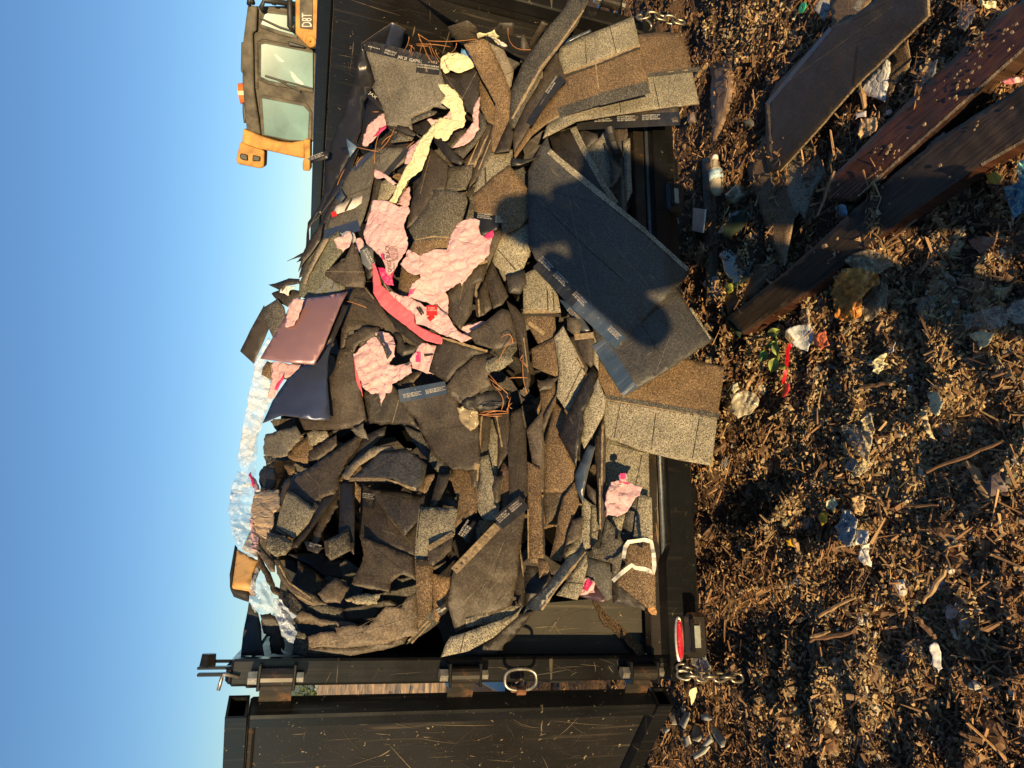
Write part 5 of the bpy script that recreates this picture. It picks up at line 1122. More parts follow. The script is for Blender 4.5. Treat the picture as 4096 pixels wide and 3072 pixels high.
SH('D','dark blue grey granule leaf under the fanned torn edges','GK','450 985 600 1060 700 1185 650 1235 540 1150 430 1030',13)
TN('D','black speckled granule corner beside the left post top','GK','650 1380 705 1402 742 1440 747 1602 580 1600 600 1500',13)
# ============================ lower left (tile G/H)
SH('G','brown book shaped shingle back beside the pine needles','BK','-60 290 120 170 235 78 300 95 330 185 375 380 180 440 0 385',24,ang=.4,base='pile')
SH('G','tall dark shingle edge strip curving past the book shaped shingle','BK','275 0 360 60 440 160 470 400 495 700 460 830 420 700 380 400 330 170',16,bend=.03,ang=1.5,lines=[(330,60,430,330,4,'LN'),(430,330,470,640,4,'TE')])
SH('F','pale granule area curving down right of the large pink wrapper','GT','240 730 380 670 490 620 492 900 430 1045 400 1085 290 1120 150 1000 190 860',14,base='hang',bend=.03,lines=[(200,880,360,1060,5,'LN'),(330,660,200,850,6,'TE')])
SH('F','pale granule shingle square with two seams beside the navy strip','GT','430 1100 530 1050 650 1160 735 1290 760 1440 600 1425 425 1425',13,base='hang',lines=[(640,1240,645,1420,5,'LN'),(690,1260,700,1420,4,'LN')])
SH('F','curled dark brown nub poking out beside the pale granule square','BD','280 1112 340 1100 440 1060 458 1180 400 1275 300 1262',19,base='hang',bend=.06)
SH('F','dark lettered tar label under the tip of the large pink wrapper','FL','-10 545 180 578 255 582 200 700 60 760 -20 700',19,base='hang',texts=[(DN,20,600,150,615,46,'WT')],lines=[(180,600,245,600,40,'GT')])
SH('F','narrow shingle back leaning under the dark lettered label','BK','110 740 270 660 200 850 60 1150 0 1180 60 960',17,base='hang')
SH('F','long narrow brown shingle back left of the pale granule area','BK','150 980 200 1080 295 1290 240 1370 160 1405 90 1135',16,base='hang',ang=1.2)
SH('F','stacked shingle edges under the reddish double shingle','BK','0 1330 90 1140 150 1400 80 1460 20 1480',12,base='hang',lines=[(30,1320,40,1470,6,'TE'),(70,1240,80,1450,6,'LN'),(10,1330,15,1470,4,'LN')])
SH('G','brown granule shingle piece below the two seam square','GB','425 120 560 95 705 110 720 320 620 400 560 390 470 230',12,base='hang',lines=[(430,105,740,100,14,'TE'),(430,130,760,135,12,'LN'),(475,200,615,300,16,'TE')])
SH('G','brown granule piece left of the pale spearhead shingle','GB','500 430 620 370 700 330 735 560 745 690 620 640 510 590',13,base='hang')
TN('G','brown torn shingle bridge over the dark slot','BK','545 700 640 690 740 680 690 780 570 808',15,base='hang')
SH('G','pale granule spearhead shingle in the middle of the stack','GT','700 330 780 225 830 330 870 410 985 645 940 780 820 1000 720 850 745 620',14,base='hang',ang=1.5,bend=.03,lines=[(960,560,800,900,3,'LN')])
SH('G','dark shingle block with a printed edge beside the rolled tube','BK','878 300 1052 280 1045 575 1020 595 940 500 900 400',17,base='hang',lines=[(880,330,1050,310,24,'TE')])
SH('G','pale granule strip beside the dark block and hanging sheets','GT','1045 275 1088 285 1095 630 1045 560',16,base='hang')
SH('G','small rolled shingle tube beside the navy tar strips','BL','812 150 900 160 940 215 925 290 870 300 815 262',18,base='hang',bend=.06)
SH('G','torn shingle splinters below the rolled tube','BK','820 330 880 320 1000 600 980 650 870 470',15,base='hang',lines=[(850,380,960,600,7,'TE')])
SH('G','black shingle diamond folded in the middle of the stack','BDg','1035 575 1090 645 1050 800 1010 890 950 1000 965 1110 920 1300 895 1480 735 1190 820 1000 930 780',18,base='hang',bend=.03,ang=1.1)
SH('G','pale granule diamond next to the black folded diamond','GT','1085 690 1158 885 1140 1010 1050 1175 965 1315 925 1210 955 1010 1020 830',17,base='hang',bend=.02)
SH('G','brown granule band under the pale spearhead shingle','GB','575 810 725 730 715 900 650 1050 600 1190 590 1000',11,base='hang')
SH('G','dark shingle edge beside the brown granule band','BK','725 830 600 1190 620 1290 560 1250 570 1080 690 880',13,base='hang')
SH('G','wide brown granule shingle below the pale spearhead','GB','700 890 810 1010 740 1190 890 1480 850 1700 620 1700 600 1300 660 1100',12,base='hang',bend=.03)
SH('G','brown pointed shingle back standing between stacked layers','BK','455 1150 600 970 612 1400 612 1700 540 1700 500 1400',15,base='hang',ang=1.4)
SH('G','wide smooth dark brown shingle strip in the stacked layers','BK2','320 1000 405 950 450 1150 462 1450 465 1720 330 1990 310 1990 290 1350',16,base='pile',ang=1.5)
SH('G','pale granule strip between the dark stacked layers on the left','GT','150 1040 200 1200 195 1500 160 1700 130 1780 0 1760 60 1350',11,base='pile',lines=[(110,1380,170,1560,4,'LN')])
SH('G','thin dark vertical shingle edges below the pine needles','BK','0 1000 140 1020 130 1250 60 1500 20 1659 -30 1659 -60 1300 -40 1100',13,base='pile',lines=[(60,1030,20,1600,6,'TE'),(110,1030,60,1300,5,'LN'),(30,1010,-20,1400,6,'LN')])
SH('G','pair of dark vertical shingle edges left of the wide smooth strip','BK','160 1010 300 960 310 1150 290 1350 250 1420 200 1500 205 1200',13,base='pile',lines=[(190,1030,240,1300,6,'TE'),(260,1000,285,1300,5,'LN')])
SH('G','reddish brown shingle wedge rising between stacked layers','BKr','250 1430 300 1500 320 1700 360 1800 240 1900 180 1659',15,base='pile')
SH('H','brown granule shingle ribbon standing in the stacked layers','GB','685 -120 800 -60 810 200 835 720 770 780 700 765 688 300',17,base='hang',ang=1.5,lines=[(815,200,835,700,8,'LN'),(690,300,695,740,5,'TE')])
SH('H','rolled brown granule end at the foot of the granule ribbon','GB','770 720 860 760 892 880 830 860 790 910',18,base='hang',bend=.04)
SH('H','dark and brown granule sheet between ribbon and blue strip','GK3','815 0 1115 -20 1000 210 900 400 840 460',11,base='hang')
SH('H','brown granule shingle curving down to the shaded hollow','GB','1000 200 1110 50 1145 250 1060 440 1015 650 985 760 880 745 930 550 960 350',14,base='hang',bend=.03)
SH('H','dark shingle back leaf over the lower pale granule strip','BK','1080 400 1182 365 1165 545 1010 655',17,base='hang')
SH('H','pale granule shingle running down beside the blue black strip','GT','1170 190 1255 260 1245 500 1245 640 1150 670 1040 745 1005 690 1130 545 1165 380',12,base='hang',lines=[(1165,400,1245,400,4),(1250,270,1240,620,5,'LN')])
SH('H','second pale granule strip right of the running pale shingle','GT','1250 255 1312 280 1322 560 1250 650',11,base='hang',lines=[(1245,520,1315,490,3)])
SH('H','dark hollow scrap above the second pale granule strip','BK','1205 70 1290 145 1292 265 1220 185',14,base='hang')
SH('H','upright brown shingle edge strip left of the pink bag','BK','1318 -110 1350 -80 1390 120 1385 545 1330 500 1310 250',15,base='hang',lines=[(1325,0,1330,480,6,'TE'),(1360,0,1365,500,5,'LN')])
SH('G','navy blue glossy shingle back strip above the wet black one','FB','1000 1275 1062 1300 1005 1500 970 1659 950 1800 890 1659 885 1540',15,base='hang',bend=.03,edge='TE')
SH('G','narrow upright shingle edges right of the granule diamond','BK','1140 1010 1155 1250 1155 1659 1150 1700 1090 1700 1060 1400 1060 1230',14,base='hang',lines=[(1130,1100,1120,1650,7,'TE'),(1090,1200,1090,1640,6,'LN')])
SH('H','glossy blue black granule shingle slanting across the lower stack','GKn','1190 640 1205 690 1080 850 940 1010 800 1202 690 1190 640 1240 700 1110 830 1000 980 810 1050 710',21,base='hang',bend=.02,ang=-.9,lines=[(1200,680,940,1010,9,'TE'),(940,1010,810,1195,9,'TE')])
SH('H','pale granule flap hanging below the blue black shingle','GT','1205 695 1218 800 1172 1000 1125 1105 940 1062 1060 900',18,base='hang',lines=[(1030,955,1170,960,4)])
SH('H','dark vertical strips left of the shaded black block','BK','600 640 660 880 655 1100 640 1165 590 1135 560 870',15,base='hang',lines=[(620,660,650,900,5,'TE')])
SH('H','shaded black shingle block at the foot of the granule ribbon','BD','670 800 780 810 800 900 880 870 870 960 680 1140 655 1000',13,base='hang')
SH('H','large scratched brown shingle back with a rolled pale upper edge','BK','30 850 220 640 420 400 560 270 660 195 665 340 615 700 600 900 545 1150 300 1280 50 1392 -20 1150',22,base='pile',ang=-.8,bend=.03,lines=[(35,850,420,450,34,'TE'),(425,425,660,235,62,'FL')],texts=[(DN,440,425,530,345,52,'ST'),(DN,550,330,640,255,52,'ST')])
SH('H','rounded pale granule shingle between the scratched sheet and brown column','GT','380 0 470 20 440 200 430 330 400 400 300 402 240 310 240 150 270 0 260 -160 340 -180',15,base='pile',bend=.04)
TN('H','brown torn strip lapping the rounded pale granule shingle','BK','380 0 470 0 440 240 390 240 370 130',18,base='pile')
SH('H','mottled brown granule field above the orange granule shingle','GB','0 20 60 -120 200 -20 245 100 235 330 110 400 50 460 40 280 60 200',10,base='pile')
TN('H','black lettered tar label between the granule pieces','FLt','95 485 210 395 245 425 180 600 130 580',15,base='pile',texts=[('DO NOT REMOV\nNO QUITAR\nDO NOT RE',130,560,215,430,70,'WT')])
SH('H','brown granule chip beside the black lettered label','GB','260 400 400 405 330 500 240 590 230 480',14,base='pile')
SH('H','smaller pale granule crescent above the long crescent','GT','140 1272 350 1200 550 1158 635 1158 560 1240 300 1320 140 1352',20,base='hang',lines=[(295,1230,290,1310,3)])
SH('H','long pale granule crescent shingle curving to the left post','GT','638 1165 600 1250 380 1440 160 1560 -80 1612 -40 1500 0 1432 140 1392 350 1312 560 1245',23,base='hang',bend=.03,lines=[(130,1400,90,1570,4)])
SH('H','dark shingle flap lying over the black corner plate','BD','-80 1600 100 1585 380 1450 620 1230 760 1195 640 1350 400 1620 -60 1620',8,base='hang')
SH('H','dark grey roofing felt sheet folded above the small pink crumple','BG2','1225 725 1430 782 1435 1090 1385 1115 1280 960 1200 905',13,base='hang',ang=.1,bend=.02)
MS('H','deep purple shiny flap under the grey felt sheet','MP2','1280 960 1435 1095 1360 1132 1150 1078 1200 1010',9,base='hang')
SH('H','curled grey granule shingle between the felt sheet and white strap','GK2','1380 375 1475 480 1545 620 1505 830 1435 905 1432 782 1255 730 1255 625 1330 655',15,base='hang',bend=.05)
SH('H','pale granule piece directly below the pink bag','GT','1400 365 1550 340 1500 565 1450 475',9,base='hang')
SH('H','dark shaded slab between two pale granule pieces near the sill','GK','1540 370 1655 175 1640 560 1520 565',8,base='hang')
SH('H','pale granule shingle lying along the bed edge right of the pink bag','GT','1675 165 1785 200 1795 570 1620 570 1640 370',10,base='hang')
SH('H','brown granule shingle inside the loop of white strap','GB','1545 620 1600 585 1770 580 1812 700 1822 1165 1740 1172 1600 1060 1480 960 1500 840 1560 790',12,base='hang',bend=.02)
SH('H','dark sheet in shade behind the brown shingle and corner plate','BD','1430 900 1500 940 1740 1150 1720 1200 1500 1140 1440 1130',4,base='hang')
PP('H','crumpled pink printed bag near the sill','PK','1425 62 1500 48 1600 70 1702 112 1680 180 1640 200 1570 322 1480 370 1380 366 1380 200 1400 120',19,base='hang',wr=.02,lines=[(1500,62,1590,80,8,'HP')],texts=[('PREMIUM\nSHINGLE',1430,170,1500,120,46,'ST'),('NK 1',1510,110,1560,60,26,'ST')])
PP('H','small pink and magenta knot on top of the pink printed bag','PK','1492 0 1560 -15 1572 30 1560 55 1500 45',20,base='hang',wr=.02,bands=[],name='wrapper_scrap',lines=[(1505,12,1555,8,22,'HP')])
PP('H','small crumpled pink wrapper in the shade beside the purple flap','PK','1190 905 1275 940 1272 1012 1280 1040 1225 1050 1150 1065 1172 985',15,base='hang',wr=.03,lines=[(1190,960,1240,990,44,'HP')])
PP('H','curled dry brown leaf caught on the bed edge','OR2','1740 1165 1800 1155 1825 1190 1822 1238 1770 1222',8,base='hang',cat='leaf',name='dry_leaf',wr=.012)
def ribbon(name,label,cat,mat,tile,pts,w,base,o,wr=0,seed=1):
    bf=BASES[base]; P=[]; r=random.Random(seed)
    q=[px(tile,*p) for p in pts]; fine=[]
    for i in range(len(q)-1):
        n=max(2,int(math.dist(q[i],q[i+1])/14))
        for k in range(n): f=k/n; fine.append((q[i][0]*(1-f)+q[i+1][0]*f,q[i][1]*(1-f)+q[i+1][1]*f))
    fine.append(q[-1]); C3=[Vector(C+(bf(*p)-o/100-wr*noise.noise(Vector((p[0]*.03,p[1]*.03,seed))))*ray(*p)) for p in fine]
    b=MB(); n=len(C3); cdv=Vector(C)
    for i,p in enumerate(C3):
        t=(C3[min(i+1,n-1)]-C3[max(i-1,0)]).normalized(); vw=(cdv-p).normalized(); s=t.cross(vw).normalized()
        tw=.6*math.sin(i*.55+seed); s2=(s*math.cos(tw)+vw*math.sin(tw))*w/2; nn=s2.cross(t).normalized()*.0008
        b.v+= [tuple(p+s2+nn),tuple(p-s2+nn),tuple(p-s2-nn),tuple(p+s2-nn)]
        if i:
            k=4*i
            for j in range(4): b.f.append((k-4+j,k-4+(j+1)%4,k+(j+1)%4,k+j))
    b.f+= [(3,2,1,0),(4*n-4,4*n-3,4*n-2,4*n-1)]
    return tag(fixn(b.build(name,mat)),label,cat)
ribbon('plastic_strap','white flat plastic strap looping over the brown granule shingle','strap','WT2','H',[(1440,938),(1500,882),(1610,795),(1640,820),(1730,835),(1802,866),(1808,800),(1800,690),(1780,592),(1720,572),(1580,592),(1550,640),(1535,735)],.011,'hang',24,.01)
# pine needles
def needles(tile,specs,label,grp,base,o,seed):
    r=random.Random(seed)
    for (x0,y0,x1,y1,b) in specs:
        bf=BASES[base]; a=px(tile,x0,y0);c=px(tile,x1,y1); pts=[]
        for k in range(7):
            f=k/6; nx,ny=-(c[1]-a[1]),(c[0]-a[0]); q=(a[0]+(c[0]-a[0])*f+nx*b*4*f*(1-f),a[1]+(c[1]-a[1])*f+ny*b*4*f*(1-f))
            pts.append(C+(bf(*q)-o/100-.01*math.sin(f*3))*ray(*q))
        tag(MB().tube(pts,.0013,5).build('pine_needle','PN',smooth=True),label,'pine needle',grp)
needles('A',[(900,470,965,325,.1),(1045,300,1170,560,.02),(1045,300,1140,360,.02),(1055,345,1120,520,-.08),(1030,390,1330,415,-.03),(1030,400,1140,405,.05),(1130,360,1560,345,.03),(1330,470,1385,380,.15),(1150,380,1230,550,.03),(960,395,1020,450,-.1),(970,440,1000,500,.1),(1110,440,1180,560,.1),(990,400,1010,480,.2),(1080,400,1060,500,.05),(1140,400,1180,520,0),(1200,440,1240,520,.1),(640,990,700,990,0)],'dry orange pine needle in the cluster beside the upper yellow wrapper','pine needles above the JAX shingle','pile',17,1)
needles('A',[(500,1300,690,1340,.02),(700,1180,660,1450,.05),(840,1120,690,1340,-.08),(560,1380,500,1470,.1),(1840,248,2040,440,.3),(400,1490,330,1640,.03),(830,1190,720,1280,.1),(940,1310,1010,1250,0),(1280,530,1320,600,.1)],'dry orange pine needle scattered over the grey shingles near the right wall','pine needles over the grey shingles','pile',20,2)
needles('G',[(230,335,335,380,-.5),(335,330,200,560,.04),(430,480,462,830,.06),(430,480,395,530,0),(395,530,460,600,-.1),(120,650,290,830,.02),(120,690,240,780,0),(290,692,470,690,-.03),(190,790,230,980,-.2),(40,1000,290,990,-.06),(10,1010,300,1000,.02),(60,1030,260,985,-.1),(330,910,280,980,.1),(320,850,290,1000,.05),(300,930,330,960,.2),(150,730,230,800,.1),(60,1015,240,1025,.04),(290,830,300,870,.2)],'dry orange pine needle in the cluster beside the book shaped shingle','pine needles by the book shaped shingle','pile',30,3)
needles('C',[(860,12,1028,68,-.03),(790,540,795,560,0)],'single dry pine needle lying on the broad dark torn shingle','pine needles on the torn shingle','pile',24,4)
# ============================ filler scraps wedged behind the traced pieces
def fillers():
    r=random.Random(5); proto=[]
    for k in range(10):
        n=r.randint(5,8); pts=[]
        for i in range(n):
            a=6.283*i/n+r.uniform(-.3,.3); q=r.uniform(.06,.13); pts.append((math.cos(a)*q,math.sin(a)*q*r.uniform(.5,1)))
        out=[]
        for i in range(n):
            a=pts[i];b=pts[(i+1)%n]
            for s in range(5): f=s/5; out.append((a[0]+(b[0]-a[0])*f+r.uniform(-.004,.004),a[1]+(b[1]-a[1])*f+r.uniform(-.004,.004)))
        ins=[(r.uniform(-.1,.1),r.uniform(-.08,.08)) for _ in range(14)]
        vv,ee,ff,_,_,_=delaunay_2d_cdt([Vector(p) for p in out+[q for q in ins if math.hypot(*q)<.06]],[],[list(range(len(out)))],1,1e-5)
        c=r.uniform(-1.6,1.6); V=[(q.x,q.y,c*q.x*q.x+.006*noise.noise(Vector((q.x*20,q.y*20,k)))) for q in vv]; N=len(V)
        V+=[(x,y,z-.004) for x,y,z in V[:]]; ec=set(); fs=[]
        for f in ff: fs+= [tuple(f),tuple(i+N for i in f[::-1])]; [ec.add((f[i],f[(i+1)%3])) for i in range(3)]
        mi=[0,1]*len(ff)
        for a,b in ec:
            if (b,a) not in ec: fs.append((b,a,a+N,b+N)); mi.append(2)
        me=bpy.data.meshes.new('shingle_scrap'); me.from_pydata(V,[],fs)
        ms=[('BD','GK','BD'),('BK','GK','BD'),('GB','BK','BD'),('BD','GK','BD'),('GK','BD','BK'),('BK','BD','BD'),('GK','BK','BD'),('BD','BK','BD'),('GK','BK','BD'),('BK','GB','BK')][k]
        for m in ms: me.materials.append(MT[m])
        me.polygons.foreach_set('material_index',mi); me.uv_layers.new(name='UVMap'); proto.append(me)
    n=0
    sky_=[(150,1560),(400,1450),(700,1300),(1000,1270),(1200,1150),(1500,1030),(1950,960),(2300,1000),(2620,1130)]
    while n<285:
        v=r.uniform(120,2620); lo=np.interp(v,[a for a,b in sky_],[b for a,b in sky_]); u=r.uniform(lo+135,2560)
        
        if any(math.hypot(u-a,v-b)<c for a,b,c in ((1270,2260,120),(1590,1780,100),(1420,2150,70),(1500,2460,90),(1400,1990,60))): continue
        r_=ray(u,v); d=d_pile(u,v)+r.uniform(.05,.2); p=C+d*r_
        if not(.08<p[0]<WX-.08) or p[2]<.06: continue
        o=bpy.data.objects.new('shingle_scrap',proto[r.randrange(10)]); COL.objects.link(o); o.location=p
        q=Vector((-r_/np.linalg.norm(r_)).tolist()).to_track_quat('Z','Y').to_euler(); o.rotation_euler=(Matrix.Rotation(r.uniform(0,6.28),3,Vector((-r_).tolist()).normalized())@q.to_matrix()@Euler((r.gauss(0,.45),r.gauss(0,.45),0)).to_matrix()).to_euler()
        s=r.uniform(.7,1.5); o.scale=(s,s,1)
        tag(o,'small dark torn shingle scrap wedged in the gaps between larger pieces of the load','shingle scrap','shingle scraps wedged between the larger pieces'); n+=1
fillers()
# ============================ things lying on the ground
def d_gr(u,v): 
    r=ray(u,v); d=(GZ-C[2])/r[2]
    for _ in range(3): p=C+d*r; d=(gh(p[0],p[1])*.85+GZ*.15-C[2])/r[2]
    return d
BASES['ground']=lambda u,v: d_gr(u,v)-.035
GP=dict(base='ground',stiff=1)
SH('I','big dark shingle back lying on the mulch, nearest the rear of the trailer','BK','1340 -10 1560 -40 1640 -5 1645 92 1400 330 1205 520 960 800 765 1015 700 1022 690 955 682 620 740 500 850 390 1080 150 1180 112',10,**GP,ang=-.85,bend=.03,th=.008,edge='TE',lines=[(690,620,1070,165,16,'FB'),(1200,120,1470,-20,3,'LN'),(1225,270,1205,500,4,'LN'),(720,960,700,620,10,'TE')])
SH('I','brown and grey granule shingle over the upper end of the big ground shingle','GB','1065 -20 1340 -40 1240 80 1150 185 1095 222 1075 120',10,**GP,bands=[],lines=[(1255,-10,1215,60,26,'GT')])
SH('I','brown and pale granule shingle with pointed ends below the big ground shingle','GB','690 780 575 1000 590 1080 635 1180 700 1395 790 1570 845 1290 880 1250 908 1290 965 1120 1035 1020 955 830 880 880 760 980',4,**GP,bands=[((860,1262),(765,1010),'GT')],th=.008,ang=1.2)
TN('I','white faced shingle triangle between the big ground shingle and red beam','WH','1218 545 1330 410 1420 305 1412 440 1385 602 1300 570',4.5,**GP)
TN('I','brown granule shingle scrap beside the white faced triangle','GB','1425 300 1525 238 1530 380 1400 590 1390 600 1412 440',4,**GP)
SH('I','long wet red brown timber beam lying diagonally across the refuse','WR','2260 -30 2260 250 2215 300 1900 560 1780 685 1500 940 1300 1110 1200 1192 1060 1185 1030 1120 1085 1040 1400 720 1780 360 2100 60',8,**GP,cat='beam',name='timber_beam',th=.05,ang=-.72,t=.01,j=1.5,edge='WBe',lines=[(2215,285,1780,672,12,'TE'),(1780,672,1230,1160,10,'TE')])
SH('I','long dark weathered timber beam lying below the red brown beam','WB','2260 470 2260 790 1950 985 1500 1290 1160 1560 840 1790 545 1975 455 1880 800 1610 1000 1430 1300 1150 1700 820',8,**GP,cat='beam',name='timber_beam',th=.05,ang=-.68,t=.01,j=1.5,edge='WR',lines=[(2215,830,1960,975,12,'TE')])
SH('I','short grey timber piece half buried beside the dark beam end','WD','400 1700 640 1560 745 1565 745 1600 600 1760 470 1850',4,**GP,cat='timber offcut',name='timber_offcut',th=.02,ang=-.7,j=3,lines=[(500,1790,745,1570,14,'TE')])
SH('I','narrow old wooden board lying under the plastic bottle','WD','308 940 375 925 390 1200 404 1655 402 1800 335 1790 325 1500',3,**GP,cat='board',name='wooden_board',th=.02,ang=1.55,t=.01)
SH('I','splintered bark slab with an orange split edge near the fan of shingles','WD','352 360 470 335 485 420 470 600 410 760 370 830 360 600',5,**GP,cat='bark slab',name='bark_slab',th=.015,ang=1.5,j=5,lines=[(480,350,470,480,10,'WP'),(470,480,440,640,9,'WP'),(440,640,380,830,6,'WP')])
def lathe(name,mat,p0,p1,prof,par=None,n=20,mi=None):
    p0=Vector(p0);p1=Vector(p1); t=(p1-p0).normalized(); x=t.cross(Vector((0,0,1))).normalized(); y=t.cross(x); L=(p1-p0).length
    v=[];f=[];ms=[];ml=mat if isinstance(mat,list) else [mat]
    for s,r,*m in prof:
        for k in range(n): a=2*math.pi*k/n; v.append(tuple(p0+t*s*L+x*math.cos(a)*r+y*math.sin(a)*r))
    for i in range(len(prof)-1):
        for k in range(n): f.append((i*n+k,i*n+(k+1)%n,(i+1)*n+(k+1)%n,(i+1)*n+k)); ms.append(prof[i][2] if len(prof[i])>2 else 0)
    f.append(tuple(range(n))); f.append(tuple(range((len(prof)-1)*n,len(prof)*n))); ms+=[0,0]
    return fixn(mesh(name,v,f,ml,par,smooth=True,mi=ms))
def gp(t,x,y,h): r=ray(*px(t,x,y)); return C+((GZ+h-C[2])/r[2])*r
bo=empty('plastic_bottle',tuple(gp('I',390,1030,.06)),'small dirty plastic drink bottle with a white and blue label lying on the old board','bottle')
lathe('body','DBt',gp('I',385,945,.06),gp('I',400,1148,.055),[(0,.012),(.03,.013),(.14,.013),(.22,.018),(.33,.030),(.40,.032),(.5,.030),(.62,.031),(.8,.03),(.93,.027),(1,.018)],bo)
lathe('cap','WT2',gp('I',384,922,.06),gp('I',385,945,.06),[(0,.0145),(1,.0145)],bo)
lathe('label','LBL',gp('I',389,1017,.06),gp('I',393,1068,.058),[(0,.0325),(1,.0322)],bo)
q0=gp('I',392,1020,.094); q1=gp('I',392,1066,.092)
lathe_cup=empty('tin_can',tuple(gp('I',495,1168,.04)),'dirty grey crushed can with its round end up near the bottle','can')
lathe('body','GKc',gp('I',545,1120,.03),gp('I',478,1180,.05),[(0,.030),(.1,.034),(.9,.034),(.96,.03),(1,.028)],lathe_cup)
lathe('end_rim','GS',gp('I',482,1176,.05),gp('I',474,1184,.054),[(0,.0345),(1,.030)],lathe_cup)
cb=empty('plastic_tub',tuple(gp('I',290,1300,.03)),'grey cracked plastic tub lying in the shade by the old board','tub')
a=gp('I',252,1230,.02); 
P8=[gp('I',252,1232,.0),gp('I',245,1370,.0),gp('I',318,1385,.0),gp('I',328,1242,.0),gp('I',256,1228,.06),gp('I',250,1362,.06),gp('I',315,1378,.07),gp('I',330,1238,.07)]
m=MB(); m.hexa(P8); fixn(m.build('body','GTub',cb)); m=MB(); m.tube([P8[7],P8[6]],.004,6); m.build('rim','WT2',cb)
for k,(po,la) in enumerate((('400 1375 470 1260 570 1225 612 1212 600 1300 520 1370 430 1430','dark green broken glass sheet beside the old board, the upper one'),('398 1500 425 1440 520 1480 612 1545 560 1659 500 1700 440 1640','dark green broken glass sheet beside the old board, the lower one'),('452 1880 480 1830 520 1800 560 1900 530 2000 490 1960','small green glass shard near the end of the dark beam'))):
    SH('I',la,'DG',po,5+k,**GP,cat='glass',name='glass_sheet',th=.004,t=.15)
PP('J','crumpled orange plastic bag on the refuse by the dark beam','OR','1080 205 1110 150 1165 108 1250 105 1350 132 1355 200 1300 230 1250 290 1250 380 1180 420 1090 400 1085 300 1068 250',10,base='ground',cat='bag',name='plastic_bag',wr=.06)
PP('J','wrinkled clear amber bag film behind the orange bag','DF','1150 60 1200 20 1290 -5 1420 40 1430 90 1360 140 1200 115',8,base='ground',cat='bag',name='plastic_bag',wr=.05)
PP('J','pale dirty plastic film beside the orange bag','DF','1260 290 1380 150 1410 240 1400 330 1300 420 1110 430 1180 420 1250 380',6,base='ground',cat='film',name='plastic_film',wr=.05)
PP('J','white torn paper cup with a faint print beside the coral plastic','WCp','790 482 850 450 950 430 966 500 945 560 932 600 870 575 840 545',9,base='ground',cat='cup',name='paper_cup',wr=.012,texts=[('(|||)',880,500,930,495,22,'BLk')],lines=[(792,485,845,545,22,'TE')])
PP('J','bundle of stained paper standing up behind the white paper cup','TP','885 365 930 340 952 380 945 440 905 470 888 420',11,base='ground',cat='paper',name='paper_scrap',wr=.03)
PP('J','coral red crumpled plastic scrap beside the white paper cup','OC','962 500 1035 475 1045 520 1062 562 1010 595 970 560',9,base='ground',cat='plastic scrap',name='plastic_scrap',wr=.03)
PP('J','tiny coral red fleck below the coral scrap','OC','935 640 965 630 960 665 940 668',7,base='ground',cat='plastic scrap',name='plastic_scrap')
ribbon('red_ribbon','narrow crumpled bright red ribbon trailing over the mulch','ribbon','RR','J',[(838,548),(815,590),(812,650),(800,720),(790,790)],.014,'ground',6,.02,3)
PP('J','flat bright red ribbon end at the foot of the red ribbon','RRp','790 785 822 790 822 830 790 872 772 868 785 830',7,base='ground',cat='ribbon',name='ribbon_end',wr=.01)
# plant sprig
sp_=empty('green_sprig',tuple(gp('J',730,600,.03)),'green and yellow leafy sprig dropped on the mulch by the paper cup','plant')
def leaf(c,a,L,w,h,m):
    n=10; v=[];f=[]; ca,sa=math.cos(a),math.sin(a)
    for i in range(n+1):
        s=i/n; ww=w*math.sin(math.pi*min(1,s*1.02))**.8*(1-.25*s)/2
        for q in (-1,0,1):
            X=(s-.5)*L; Y=q*ww; u_,v_=c[0]+(X*ca-Y*sa),c[1]+(X*sa+Y*ca); z=h+.012*abs(q)+.02*math.sin(s*3)
            v.append(gp('J',u_,v_,z))
        if i:
            k=3*i
            for q in range(2): f.append((k-3+q,k-2+q,k+1+q,k+q))
    N=len(v); v+= [p-np.array([0,0,.0015]) for p in v]; f+=[tuple(i+N for i in q[::-1]) for q in f]
    mesh('leaf',v,f,m,sp_,smooth=True)
for c,a,L,w,h,m in (((732,486),-.3,84,58,.06,'GN2'),((672,628),1.9,80,60,.05,'GN'),((742,588),1.3,86,52,.07,'GN2'),((730,680),1.9,92,74,.08,'GN2'),((790,690),.8,50,36,.05,'GN'),((712,560),2.6,80,34,.05,'GN'),((580,600),2.2,50,30,.03,'GN')): leaf(c,a,L,w,h,m)
MB().tube([gp('J',745,500,.05),gp('J',752,560,.05),gp('J',765,640,.05),gp('J',740,680,.06)],.002,5).build('stem','GN',sp_)
